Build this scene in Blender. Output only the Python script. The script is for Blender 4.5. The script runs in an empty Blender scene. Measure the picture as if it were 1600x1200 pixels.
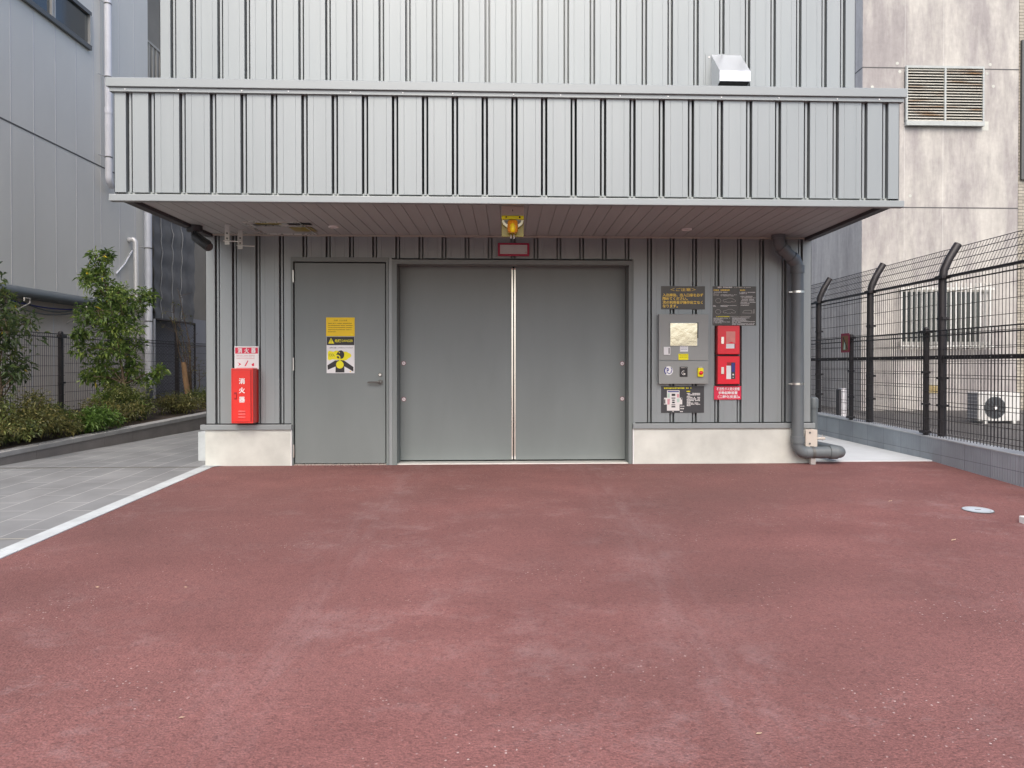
import bpy, math, random
from mathutils import Vector, Matrix
random.seed(7)
R = math.radians
scene = bpy.context.scene
COL = scene.collection

# ------------------------------------------------------------------ camera solve (photo pixels 1600x1200 -> metres)
F, PX, PY = 1133.8026, 836.2496, 581.1828
YAW, PIT = R(2.123), R(-.576)
CAM = (-.0509, -7.6213, 1.0465)

def ray(u, v):
    x, y, z = (u-PX)/F, 1.0, -(v-PY)/F
    c, s = math.cos(PIT), math.sin(PIT); y, z = y*c-z*s, y*s+z*c
    c, s = math.cos(YAW), math.sin(YAW)
    return x*c+y*s, -x*s+y*c, z

def at(u, v, Y):
    d = ray(u, v); t = (Y-CAM[1])/d[1]
    return CAM[0]+t*d[0], CAM[2]+t*d[2]            # X, Z on a plane Y = const

def at_x(u, v, X):
    d = ray(u, v); t = (X-CAM[0])/d[0]
    return CAM[1]+t*d[1], CAM[2]+t*d[2]            # Y, Z on a plane X = const

def at_z(u, v, Z):
    d = ray(u, v); t = (Z-CAM[2])/d[2]
    return CAM[0]+t*d[0], CAM[1]+t*d[1]

# ------------------------------------------------------------------ materials
MATS = {}
def material(name, color, rough=.6, metal=0., var=0., vscale=3., bump=0., bscale=60., spec=.5, vstretch=(1, 1, 1), coat=0., bstretch=(1, 1, 1)):
    m = bpy.data.materials.new(name); m.use_nodes = True
    nt = m.node_tree; b = nt.nodes['Principled BSDF']
    b.inputs['Base Color'].default_value = (*color, 1)
    b.inputs['Roughness'].default_value = rough
    b.inputs['Metallic'].default_value = metal
    b.inputs['Specular IOR Level'].default_value = spec
    b.inputs['Coat Weight'].default_value = coat
    tc = nt.nodes.new('ShaderNodeTexCoord')
    geo = nt.nodes.new('ShaderNodeNewGeometry')
    if var:
        mp = nt.nodes.new('ShaderNodeMapping'); mp.inputs['Scale'].default_value = vstretch
        nt.links.new(geo.outputs['Position'], mp.inputs['Vector'])
        n = nt.nodes.new('ShaderNodeTexNoise'); n.inputs['Scale'].default_value = vscale
        n.inputs['Detail'].default_value = 6; n.inputs['Roughness'].default_value = .6
        nt.links.new(mp.outputs[0], n.inputs['Vector'])
        cr = nt.nodes.new('ShaderNodeValToRGB')
        cr.color_ramp.elements[0].position = .3; cr.color_ramp.elements[1].position = .7
        cr.color_ramp.elements[0].color = (*[c*(1-var) for c in color], 1)
        cr.color_ramp.elements[1].color = (*[min(1, c*(1+var)) for c in color], 1)
        nt.links.new(n.outputs['Fac'], cr.inputs[0]); nt.links.new(cr.outputs[0], b.inputs['Base Color'])
        mr = nt.nodes.new('ShaderNodeMapRange'); mr.inputs['To Min'].default_value = max(0, rough-.06); mr.inputs['To Max'].default_value = min(1, rough+.06)
        nt.links.new(n.outputs['Fac'], mr.inputs['Value']); nt.links.new(mr.outputs[0], b.inputs['Roughness'])
    if bump:
        mp2 = nt.nodes.new('ShaderNodeMapping'); mp2.inputs['Scale'].default_value = bstretch
        nt.links.new(geo.outputs['Position'], mp2.inputs['Vector'])
        n2 = nt.nodes.new('ShaderNodeTexNoise'); n2.inputs['Scale'].default_value = bscale; n2.inputs['Detail'].default_value = 5
        nt.links.new(mp2.outputs[0], n2.inputs['Vector'])
        bp = nt.nodes.new('ShaderNodeBump'); bp.inputs['Strength'].default_value = bump; bp.inputs['Distance'].default_value = .01
        nt.links.new(n2.outputs['Fac'], bp.inputs['Height']); nt.links.new(bp.outputs[0], b.inputs['Normal'])
    MATS[name] = m
    return m

M = {}
M['clad'] = material('painted_steel_cladding', (.272, .298, .298), .38, .25, .05, 1.2, .09, 3., vstretch=(3, 1, .4), bstretch=(5, 1, .5))
M['trim'] = material('painted_steel_trim', (.272, .297, .297), .4, .2, .03, 2.)
M['door'] = material('painted_steel_door', (.184, .208, .2), .46, .1, .075, 1.1, .06, 2.2, vstretch=(1.6, 1, .5))
M['panel'] = material('beige_grey_panel', (.29, .30, .28), .45, .1, .04, 3.)
M['soffit'] = material('soffit_board', (.38, .415, .40), .5, 0, .05, 2., vstretch=(4, .6, 1))
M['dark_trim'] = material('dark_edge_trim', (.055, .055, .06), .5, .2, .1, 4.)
M['trim_line'] = material('beige_edge_strip', (.42, .40, .34), .5)
M['plinth'] = material('rendered_plinth', (.56, .57, .515), .85, 0, .17, 2.2, .12, 14.)
M['dark'] = material('dark_gap', (.015, .015, .016), .8)
M['alu'] = material('brushed_aluminium', (.80, .78, .72), .28, 1., .06, 20., vstretch=(1, 1, .05))
M['steel'] = material('galvanised_steel', (.62, .60, .56), .42, .8, .1, 12.)
M['inox'] = material('stainless_sheet', (.80, .81, .82), .2, 1., .04, 6.)
M['vent_steel'] = material('pale_metal_pipe', (.62, .62, .60), .35, .3)
M['hood'] = material('brushed_hood_steel', (.62, .645, .67), .33, .72, .04, 6.)
M['white'] = material('white_paint', (.78, .78, .76), .5, 0, .05, 6.)
M['sill_white'] = material('pale_sill_metal', (.72, .71, .66), .4, .3, .06, 8.)
M['red'] = material('red_enamel', (.72, .025, .016), .32, 0, .05, 4., coat=.25)
M['red_dark'] = material('red_recess', (.34, .01, .012), .4)
M['red2'] = material('crimson_enamel', (.80, .008, .03), .3, 0, .04, 4., coat=.25)
M['red_sign'] = material('red_print', (.66, .015, .06), .45, 0, .04, 10.)
M['indicator_red'] = material('indicator_frame_red', (.38, .015, .06), .4)
M['maroon'] = material('maroon_frame', (.26, .02, .05), .45)
M['pale_red'] = material('pale_red_window', (.72, .22, .2), .2, 0, .1, 10., coat=.5)
M['yellow'] = material('yellow_print', (.88, .60, .0), .5, 0, .04, 8.)
M['faded'] = material('faded_yellow_print', (.45, .36, .18), .7, 0, .15, 12.)
M['lemon'] = material('lemon_print', (.86, .78, .0), .5)
M['ytext'] = material('amber_lettering', (.95, .66, .09), .5)
M['reflector'] = material('cream_reflector', (.62, .60, .42), .35, .4)
M['orange'] = material('orange_lens', (.80, .28, .01), .15, 0, .1, 30., coat=.6)
M['olive'] = material('yellow_acrylic', (.28, .235, .006), .3, 0, .08, 12.)
M['black'] = material('black_print', (.02, .018, .018), .5, 0, .1, 10.)
M['ink'] = material('brown_ink', (.28, .17, .0), .6)
M['sign_dark'] = material('smoked_sign_plate', (.062, .057, .048), .32, 0, .12, 5.)
M['sign_grey'] = material('charcoal_sign_plate', (.045, .046, .048), .4, 0, .08, 5.)
M['wtext'] = material('white_lettering', (.72, .70, .66), .5)
M['gtext'] = material('grey_lettering', (.50, .47, .42), .5)
M['pink'] = material('pink_print', (.62, .30, .32), .5)
M['lightgreen'] = material('pale_green_print', (.45, .60, .50), .5)
M['blue'] = material('navy_print', (.03, .035, .22), .5)
M['lens_grey'] = material('grey_lamp_lens', (.50, .50, .48), .4, 0, .05, 8.)
M['screen'] = material('screen_cover_film', (.66, .66, .58), .12, .85, .06, 6., .25, 7.)
M['glass_dark'] = material('window_glass', (.035, .045, .045), .08, 0, .05, 3., spec=.8)
M['pvc'] = material('grey_pvc_pipe', (.125, .142, .147), .42, 0, .06, 8.)
M['pvc_white'] = material('white_pvc_pipe', (.72, .72, .74), .35, 0, .05, 5.)
M['pvc_silver'] = material('silver_grey_pipe', (.60, .62, .65), .4, .1, .06, 4.)
M['beige'] = material('beige_plastic', (.56, .50, .43), .5, 0, .06, 8.)
M['camera'] = material('black_camera_shell', (.035, .036, .036), .4, 0, .1, 10.)
M['fence'] = material('dark_brown_fence_coating', (.022, .019, .020), .45, 0, .15, 10.)
M['siding'] = material('grey_siding', (.70, .69, .63), .75, 0, .05, .8, .15, 90., vstretch=(1, 1, .5))
M['siding_low'] = material('beige_lower_siding', (.66, .60, .53), .75, 0, .05, .8, .15, 90.)
M['siding_dark'] = material('grey_blue_siding', (.3, .305, .32), .7, 0, .05, 1., .1, 90.)
M['sealant'] = material('pale_joint_sealant', (.62, .61, .59), .7)
M['joint_dark'] = material('dark_joint', (.10, .098, .095), .8)
M['brown_wall'] = material('brown_corridor_wall', (.27, .25, .21), .8, 0, .08, 2.)
M['railing'] = material('pale_railing', (.42, .40, .35), .5, .2)
M['frame_grey'] = material('bronze_window_frame', (.13, .13, .12), .4, .4, .05, 4.)
M['frame_light'] = material('anodised_window_frame', (.50, .49, .45), .4, .5)
M['net'] = material('grey_scaffold_net', (.15, .152, .15), .8, 0, .18, 2.5, .4, 5.)
M['net_line'] = material('net_seam', (.26, .265, .265), .8)
M['far_wall'] = material('far_grey_wall', (.20, .21, .225), .8, 0, .06, 1.)
M['kerbstone'] = material('pale_concrete_edging', (.50, .54, .545), .8, 0, .15, 5., .1, 40.)
M['pale_pave'] = material('pale_concrete_paving', (.60, .63, .64), .8, 0, .06, 3., .08, 30.)
M['curb_grey'] = material('planter_concrete', (.20, .185, .175), .85, 0, .14, 3., .15, 40.)
M['curb_cap'] = material('planter_cap_concrete', (.30, .30, .295), .85, 0, .12, 5., .15, 40.)
M['soil'] = material('planter_soil', (.05, .036, .026), .95, 0, .35, 20., .8, 30.)
M['yard'] = material('dark_yard_gravel', (.085, .08, .075), .95, 0, .3, 14., .6, 60.)
M['ground'] = material('street_asphalt', (.07, .07, .072), .9, 0, .2, 2., .3, 60.)
M['louvre_frame'] = material('louvre_frame', (.42, .45, .43), .5, 0, .1, 8.)
M['rust_slat'] = material('louvre_slat', (.5, .5, .44), .6, 0, .1, 5.)
M['bark'] = material('tree_bark', (.13, .095, .06), .9, 0, .3, 20., .5, 40.)
M['stem'] = material('shrub_stems', (.085, .06, .038), .9, 0, .3, 20.)
M['stake'] = material('weathered_stake', (.20, .12, .06), .85, 0, .25, 8.)
M['leaf_dry'] = material('dry_leaf', (.55, .40, .26), .8)
M['ac_white'] = material('ivory_casing', (.60, .60, .57), .5, 0, .05, 5.)
M['cover'] = material('pale_blue_cover', (.55, .61, .66), .5, .2, .08, 10.)
M['louvre_rust'] = None

def leaf_material(name, c1, c2, c3, scale=9.):
    m = bpy.data.materials.new(name); m.use_nodes = True
    nt = m.node_tree; b = nt.nodes['Principled BSDF']
    geo = nt.nodes.new('ShaderNodeNewGeometry')
    n = nt.nodes.new('ShaderNodeTexNoise'); n.inputs['Scale'].default_value = scale; n.inputs['Detail'].default_value = 3
    nt.links.new(geo.outputs['Position'], n.inputs['Vector'])
    add = nt.nodes.new('ShaderNodeMath'); add.operation = 'MULTIPLY_ADD'
    add.inputs[1].default_value = .45
    nt.links.new(geo.outputs['Random Per Island'], add.inputs[0])
    sub = nt.nodes.new('ShaderNodeMath'); sub.operation = 'SUBTRACT'; sub.inputs[1].default_value = .22
    nt.links.new(n.outputs['Fac'], sub.inputs[0]); nt.links.new(sub.outputs[0], add.inputs[2])
    cr = nt.nodes.new('ShaderNodeValToRGB')
    cr.color_ramp.elements[0].position = .25; cr.color_ramp.elements[0].color = (*c1, 1)
    cr.color_ramp.elements[1].position = .8; cr.color_ramp.elements[1].color = (*c3, 1)
    e = cr.color_ramp.elements.new(.52); e.color = (*c2, 1)
    nt.links.new(add.outputs[0], cr.inputs[0]); nt.links.new(cr.outputs[0], b.inputs['Base Color'])
    b.inputs['Roughness'].default_value = .5
    tr = nt.nodes.new('ShaderNodeBsdfTranslucent'); nt.links.new(cr.outputs[0], tr.inputs['Color'])
    mx = nt.nodes.new('ShaderNodeMixShader'); mx.inputs[0].default_value = .3
    out = nt.nodes['Material Output']
    nt.links.new(b.outputs[0], mx.inputs[1]); nt.links.new(tr.outputs[0], mx.inputs[2]); nt.links.new(mx.outputs[0], out.inputs['Surface'])
    return m
M['leaf_tree'] = leaf_material('tree_leaves', (.06, .11, .03), (.135, .22, .05), (.30, .38, .09), 5.)
M['leaf_dark'] = leaf_material('dark_tree_leaves', (.04, .065, .025), (.075, .12, .04), (.16, .19, .06), 5.)
M['leaf_azalea'] = leaf_material('azalea_leaves', (.06, .07, .025), (.15, .155, .045), (.28, .24, .08), 7.)
M['leaf_olive'] = leaf_material('olive_shrub_leaves', (.06, .08, .03), (.13, .17, .045), (.26, .27, .08), 7.)
M['leaf_bright'] = leaf_material('bright_green_leaves', (.06, .11, .025), (.10, .19, .03), (.20, .31, .07), 9.)
M['leaf_yellow'] = material('yellow_leaf', (.62, .48, .03), .6)

# red coloured asphalt ------------------------------------------------
def asphalt_material():
    m = bpy.data.materials.new('red_asphalt'); m.use_nodes = True
    nt = m.node_tree; N = nt.nodes; L = nt.links; b = N['Principled BSDF']
    geo = N.new('ShaderNodeNewGeometry')
    def noise(scale, det, stretch=(1, 1, 1), rough=.6, loc=(0, 0, 0)):
        mp = N.new('ShaderNodeMapping'); mp.inputs['Scale'].default_value = stretch; mp.inputs['Location'].default_value = loc
        L.new(geo.outputs['Position'], mp.inputs['Vector'])
        n = N.new('ShaderNodeTexNoise'); n.inputs['Scale'].default_value = scale; n.inputs['Detail'].default_value = det; n.inputs['Roughness'].default_value = rough
        L.new(mp.outputs[0], n.inputs['Vector']); return n.outputs['Fac']
    def ramp(fac, p0, p1, c0=(0, 0, 0, 1), c1=(1, 1, 1, 1)):
        r = N.new('ShaderNodeValToRGB'); e = r.color_ramp.elements
        e[0].position = p0; e[1].position = p1; e[0].color = c0; e[1].color = c1
        L.new(fac, r.inputs[0]); return r.outputs[0]
    def mix(fac, a, bb, mode='MIX'):
        x = N.new('ShaderNodeMix'); x.data_type = 'RGBA'; x.blend_type = mode
        for s, i in ((fac, 0), (a, 6), (bb, 7)):
            if isinstance(s, (tuple, float)): x.inputs[i].default_value = s
            else: L.new(s, x.inputs[i])
        return x.outputs[2]
    base = ramp(noise(1.1, 5, (1, 1.6, 1)), .3, .72, (.178, .071, .064, 1), (.258, .110, .100, 1))
    base = mix(ramp(noise(.33, 3, loc=(3, 1, 0)), .4, .75), base, (.150, .068, .061, 1))
    grain = ramp(noise(150., 4, rough=.75), .35, .7, (.60, .60, .60, 1), (1.42, 1.42, 1.42, 1))
    base = mix(.85, base, grain, 'MULTIPLY')
    med = ramp(noise(38., 4, rough=.7), .36, .68, (.86, .86, .86, 1), (1.12, 1.12, 1.12, 1))
    base = mix(.8, base, med, 'MULTIPLY')
    # dusty scuffs: warped blotches, fine streaks and two worn wheel tracks running up to the doors
    def mul(a, k):
        x = N.new('ShaderNodeMath'); x.operation = 'MULTIPLY'; L.new(a, x.inputs[0])
        if isinstance(k, float): x.inputs[1].default_value = k
        else: L.new(k, x.inputs[1])
        return x.outputs[0]
    s1 = ramp(noise(2.6, 9, (1., 1.15, 1), .78, (5, 2, 0)), .52, .78)
    s2 = ramp(noise(.42, 4, loc=(9, 4, 0)), .40, .66)
    base = mix(mul(mul(s1, s2), .48), base, (.40, .31, .31, 1))
    s3 = ramp(noise(7., 8, (.55, 1.9, 1), .8, (1, 7, 0)), .63, .74)
    base = mix(mul(mul(s3, ramp(noise(.7, 3, loc=(6, 6, 0)), .42, .6)), .50), base, (.46, .36, .35, 1))
    sx = N.new('ShaderNodeSeparateXYZ'); L.new(geo.outputs['Position'], sx.inputs[0])
    wob = N.new('ShaderNodeMath'); wob.operation = 'MULTIPLY_ADD'; wob.inputs[1].default_value = .35
    L.new(noise(.5, 2, (1, 1, 1), .5, (0, 3, 0)), wob.inputs[0]); L.new(sx.outputs[0], wob.inputs[2])
    for cxw in (-.82, .98):
        d = N.new('ShaderNodeMath'); d.operation = 'SUBTRACT'; d.inputs[1].default_value = cxw; L.new(wob.outputs[0], d.inputs[0])
        ab = N.new('ShaderNodeMath'); ab.operation = 'ABSOLUTE'; L.new(d.outputs[0], ab.inputs[0])
        band = ramp(ab.outputs[0], .03, .24, (1, 1, 1, 1), (0, 0, 0, 1))
        base = mix(mul(mul(band, ramp(noise(3.4, 7, (2.2, .45, 1), .75, (2, 2, 0)), .42, .68)), .22), base, (.34, .245, .245, 1))
    # a lane joint of the paving machine
    jn = N.new('ShaderNodeMath'); jn.operation = 'MULTIPLY_ADD'; jn.inputs[1].default_value = .12
    L.new(noise(1.2, 4), jn.inputs[0]); L.new(sx.outputs[1], jn.inputs[2])
    mr = N.new('ShaderNodeMapRange'); mr.inputs['From Min'].default_value = -4.02; mr.inputs['From Max'].default_value = -3.97
    L.new(jn.outputs[0], mr.inputs['Value'])
    tone = ramp(mr.outputs[0], 0., 1., (1.03, 1.03, 1.03, 1), (.95, .95, .95, 1)); base = mix(1., base, tone, 'MULTIPLY')
    # pale exposed stones and dark pits
    vo = N.new('ShaderNodeTexVoronoi'); vo.inputs['Scale'].default_value = 85.
    L.new(geo.outputs['Position'], vo.inputs['Vector'])
    sep = N.new('ShaderNodeSeparateColor'); L.new(vo.outputs['Color'], sep.inputs[0])
    st = N.new('ShaderNodeMath'); st.operation = 'GREATER_THAN'; st.inputs[1].default_value = .955; L.new(sep.outputs[0], st.inputs[0])
    near = N.new('ShaderNodeMath'); near.operation = 'LESS_THAN'; near.inputs[1].default_value = .34; L.new(vo.outputs['Distance'], near.inputs[0])
    stm = N.new('ShaderNodeMath'); stm.operation = 'MULTIPLY'; L.new(st.outputs[0], stm.inputs[0]); L.new(near.outputs[0], stm.inputs[1])
    patch = ramp(noise(1.7, 6, loc=(2, 8, 0)), .50, .64)
    stp = N.new('ShaderNodeMath'); stp.operation = 'MULTIPLY'; L.new(stm.outputs[0], stp.inputs[0]); L.new(patch, stp.inputs[1])
    base = mix(mul(stp.outputs[0], .8), base, (.50, .40, .37, 1))
    pit = N.new('ShaderNodeMath'); pit.operation = 'LESS_THAN'; pit.inputs[1].default_value = .10; L.new(sep.outputs[1], pit.inputs[0])
    pm = N.new('ShaderNodeMath'); pm.operation = 'MULTIPLY'; pm.inputs[1].default_value = .3; L.new(pit.outputs[0], pm.inputs[0])
    base = mix(pm.outputs[0], base, (.07, .028, .028, 1))
    L.new(base, b.inputs['Base Color'])
    b.inputs['Roughness'].default_value = .88
    hv = N.new('ShaderNodeTexVoronoi'); hv.inputs['Scale'].default_value = 95.; L.new(geo.outputs['Position'], hv.inputs['Vector'])
    hs = N.new('ShaderNodeMath'); hs.operation = 'MULTIPLY_ADD'; hs.inputs[1].default_value = -1.
    L.new(hv.outputs['Distance'], hs.inputs[0]); L.new(noise(60., 4, rough=.7), hs.inputs[2])
    bp = N.new('ShaderNodeBump'); bp.inputs['Strength'].default_value = .55; bp.inputs['Distance'].default_value = .006
    L.new(hs.outputs[0], bp.inputs['Height']); L.new(bp.outputs[0], b.inputs['Normal'])
    return m
M['asphalt'] = asphalt_material()

def brick_material(name, c1, c2, grout, scale, w, h, mortar, rot=(0, 0, 0), offset=.5, rough=.6, swz='XYZ', bump=.2, loc=(0, 0, 0)):
    m = bpy.data.materials.new(name); m.use_nodes = True
    nt = m.node_tree; N = nt.nodes; L = nt.links; b = N['Principled BSDF']
    geo = N.new('ShaderNodeNewGeometry')
    sx = N.new('ShaderNodeSeparateXYZ'); cx = N.new('ShaderNodeCombineXYZ')
    L.new(geo.outputs['Position'], sx.inputs[0])
    for i, ch in enumerate(swz): L.new(sx.outputs['XYZ'.index(ch)], cx.inputs[i])
    mp = N.new('ShaderNodeMapping'); mp.inputs['Location'].default_value = loc
    L.new(cx.outputs[0], mp.inputs['Vector'])
    br = N.new('ShaderNodeTexBrick'); br.offset = offset
    br.inputs['Scale'].default_value = scale; br.inputs['Brick Width'].default_value = w; br.inputs['Row Height'].default_value = h
    br.inputs['Mortar Size'].default_value = mortar; br.inputs['Mortar Smooth'].default_value = .2
    br.inputs['Color1'].default_value = (*c1, 1); br.inputs['Color2'].default_value = (*c2, 1); br.inputs['Mortar'].default_value = (*grout, 1)
    L.new(mp.outputs[0], br.inputs['Vector'])
    n = N.new('ShaderNodeTexNoise'); n.inputs['Scale'].default_value = 2.2; n.inputs['Detail'].default_value = 7; L.new(geo.outputs['Position'], n.inputs['Vector'])
    r = N.new('ShaderNodeValToRGB'); r.color_ramp.elements[0].color = (.82, .82, .82, 1); r.color_ramp.elements[1].color = (1.16, 1.16, 1.16, 1)
    r.color_ramp.elements[0].position = .3; r.color_ramp.elements[1].position = .7
    L.new(n.outputs['Fac'], r.inputs[0])
    x = N.new('ShaderNodeMix'); x.data_type = 'RGBA'; x.blend_type = 'MULTIPLY'; x.inputs[0].default_value = 1.
    L.new(br.outputs['Color'], x.inputs[6]); L.new(r.outputs[0], x.inputs[7]); L.new(x.outputs[2], b.inputs['Base Color'])
    b.inputs['Roughness'].default_value = rough
    bp = N.new('ShaderNodeBump'); bp.inputs['Strength'].default_value = bump; bp.inputs['Distance'].default_value = .004
    inv = N.new('ShaderNodeMath'); inv.operation = 'SUBTRACT'; inv.inputs[0].default_value = 1.; L.new(br.outputs['Fac'], inv.inputs[1])
    L.new(inv.outputs[0], bp.inputs['Height']); L.new(bp.outputs[0], b.inputs['Normal'])
    return m
M['path_tile'] = brick_material('grey_path_tiles', (.21, .217, .218), (.25, .256, .255), (.44, .44, .43), 1., .56, .27, .004, swz='YXZ', loc=(0, .17, 0))
M['wall_tile'] = brick_material('beige_facade_tiles', (.34, .31, .25), (.40, .37, .30), (.16, .15, .13), 1., .22, .07, .008, swz='XZY')
M['wall_tile_side'] = brick_material('beige_facade_side_tiles', (.34, .31, .25), (.40, .37, .30), (.16, .15, .13), 1., .22, .07, .008, swz='YZX')

def block_material():
    m = brick_material('split_rib_blocks', (.29, .325, .355), (.335, .37, .40), (.19, .20, .215), 1., .395, .20, .0035, swz='YZX', offset=0., rough=.85, loc=(.1, -.085, 0))
    nt = m.node_tree; N = nt.nodes; L = nt.links; b = N['Principled BSDF']
    geo = N.new('ShaderNodeNewGeometry')
    w = N.new('ShaderNodeTexWave'); w.wave_type = 'BANDS'; w.bands_direction = 'Y'; w.inputs['Scale'].default_value = 9.
    w.inputs['Distortion'].default_value = .5
    L.new(geo.outputs['Position'], w.inputs['Vector'])
    bp = N.new('ShaderNodeBump'); bp.inputs['Strength'].default_value = .5; bp.inputs['Distance'].default_value = .006
    L.new(w.outputs['Fac'], bp.inputs['Height']); L.new(b.inputs['Normal'].links[0].from_socket, bp.inputs['Normal']); L.new(bp.outputs[0], b.inputs['Normal'])
    return m
M['block'] = block_material()
M['block_cap'] = material('block_wall_top', (.42, .44, .45), .85, 0, .12, 5., .15, 40.)

def concrete_material(name, base, stain, side=False):
    m = bpy.data.materials.new(name); m.use_nodes = True
    nt = m.node_tree; N = nt.nodes; L = nt.links; b = N['Principled BSDF']
    geo = N.new('ShaderNodeNewGeometry')
    def noise(scale, stretch, det=7, rough=.65, loc=(0, 0, 0)):
        mp = N.new('ShaderNodeMapping'); mp.inputs['Scale'].default_value = stretch; mp.inputs['Location'].default_value = loc
        L.new(geo.outputs['Position'], mp.inputs['Vector'])
        n = N.new('ShaderNodeTexNoise'); n.inputs['Scale'].default_value = scale; n.inputs['Detail'].default_value = det; n.inputs['Roughness'].default_value = rough
        L.new(mp.outputs[0], n.inputs['Vector']); return n.outputs['Fac']
    def ramp(fac, p0, p1, c0, c1):
        r = N.new('ShaderNodeValToRGB'); e = r.color_ramp.elements
        e[0].position = p0; e[1].position = p1; e[0].color = (*c0, 1); e[1].color = (*c1, 1)
        L.new(fac, r.inputs[0]); return r.outputs[0]
    a = ramp(noise(.62, (1, 1, .30), det=8, rough=.7, loc=(1.3, 0, .4)), .44, .56, stain, base)
    c = ramp(noise(3.2, (1.5, 1.5, .25), loc=(4, 0, 2)), .33, .62, (.74, .73, .73), (1.05, 1.05, 1.03))
    d = ramp(noise(9., (1, 1, 1), loc=(0, 2, 0)), .3, .7, (.9, .89, .89), (1.06, 1.06, 1.06))
    x = N.new('ShaderNodeMix'); x.data_type = 'RGBA'; x.blend_type = 'MULTIPLY'; x.inputs[0].default_value = .8
    L.new(a, x.inputs[6]); L.new(c, x.inputs[7])
    y = N.new('ShaderNodeMix'); y.data_type = 'RGBA'; y.blend_type = 'MULTIPLY'; y.inputs[0].default_value = .9
    L.new(x.outputs[2], y.inputs[6]); L.new(d, y.inputs[7]); L.new(y.outputs[2], b.inputs['Base Color'])
    b.inputs['Roughness'].default_value = .85
    bp = N.new('ShaderNodeBump'); bp.inputs['Strength'].default_value = .15; bp.inputs['Distance'].default_value = .01
    L.new(noise(30., (1, 1, 1)), bp.inputs['Height']); L.new(bp.outputs[0], b.inputs['Normal'])
    return m
M['old_concrete'] = concrete_material('stained_concrete', (.51, .495, .455), (.36, .34, .33))
M['old_concrete_side'] = concrete_material('lightened_side_concrete', (.60, .59, .56), (.53, .52, .50))  # same concrete, colour lightened to make up for the shaded side

def rust_material():
    m = bpy.data.materials.new('rusty_louvre_slats'); m.use_nodes = True
    nt = m.node_tree; N = nt.nodes; L = nt.links; b = N['Principled BSDF']
    geo = N.new('ShaderNodeNewGeometry'); mp = N.new('ShaderNodeMapping'); mp.inputs['Scale'].default_value = (.55, 1, 5.)
    L.new(geo.outputs['Position'], mp.inputs['Vector'])
    n = N.new('ShaderNodeTexNoise'); n.inputs['Scale'].default_value = 1.9; n.inputs['Detail'].default_value = 6; L.new(mp.outputs[0], n.inputs['Vector'])
    r = N.new('ShaderNodeValToRGB'); e = r.color_ramp.elements
    e[0].position = .52; e[0].color = (.50, .49, .43, 1); e[1].position = .68; e[1].color = (.24, .145, .07, 1)
    L.new(n.outputs['Fac'], r.inputs[0]); L.new(r.outputs[0], b.inputs['Base Color']); b.inputs['Roughness'].default_value = .7
    return m
M['louvre_rust'] = rust_material()

# ------------------------------------------------------------------ mesh builder
def wloc(o):
    v = Vector((0, 0, 0))
    while o is not None: v += o.location; o = o.parent
    return v

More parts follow.
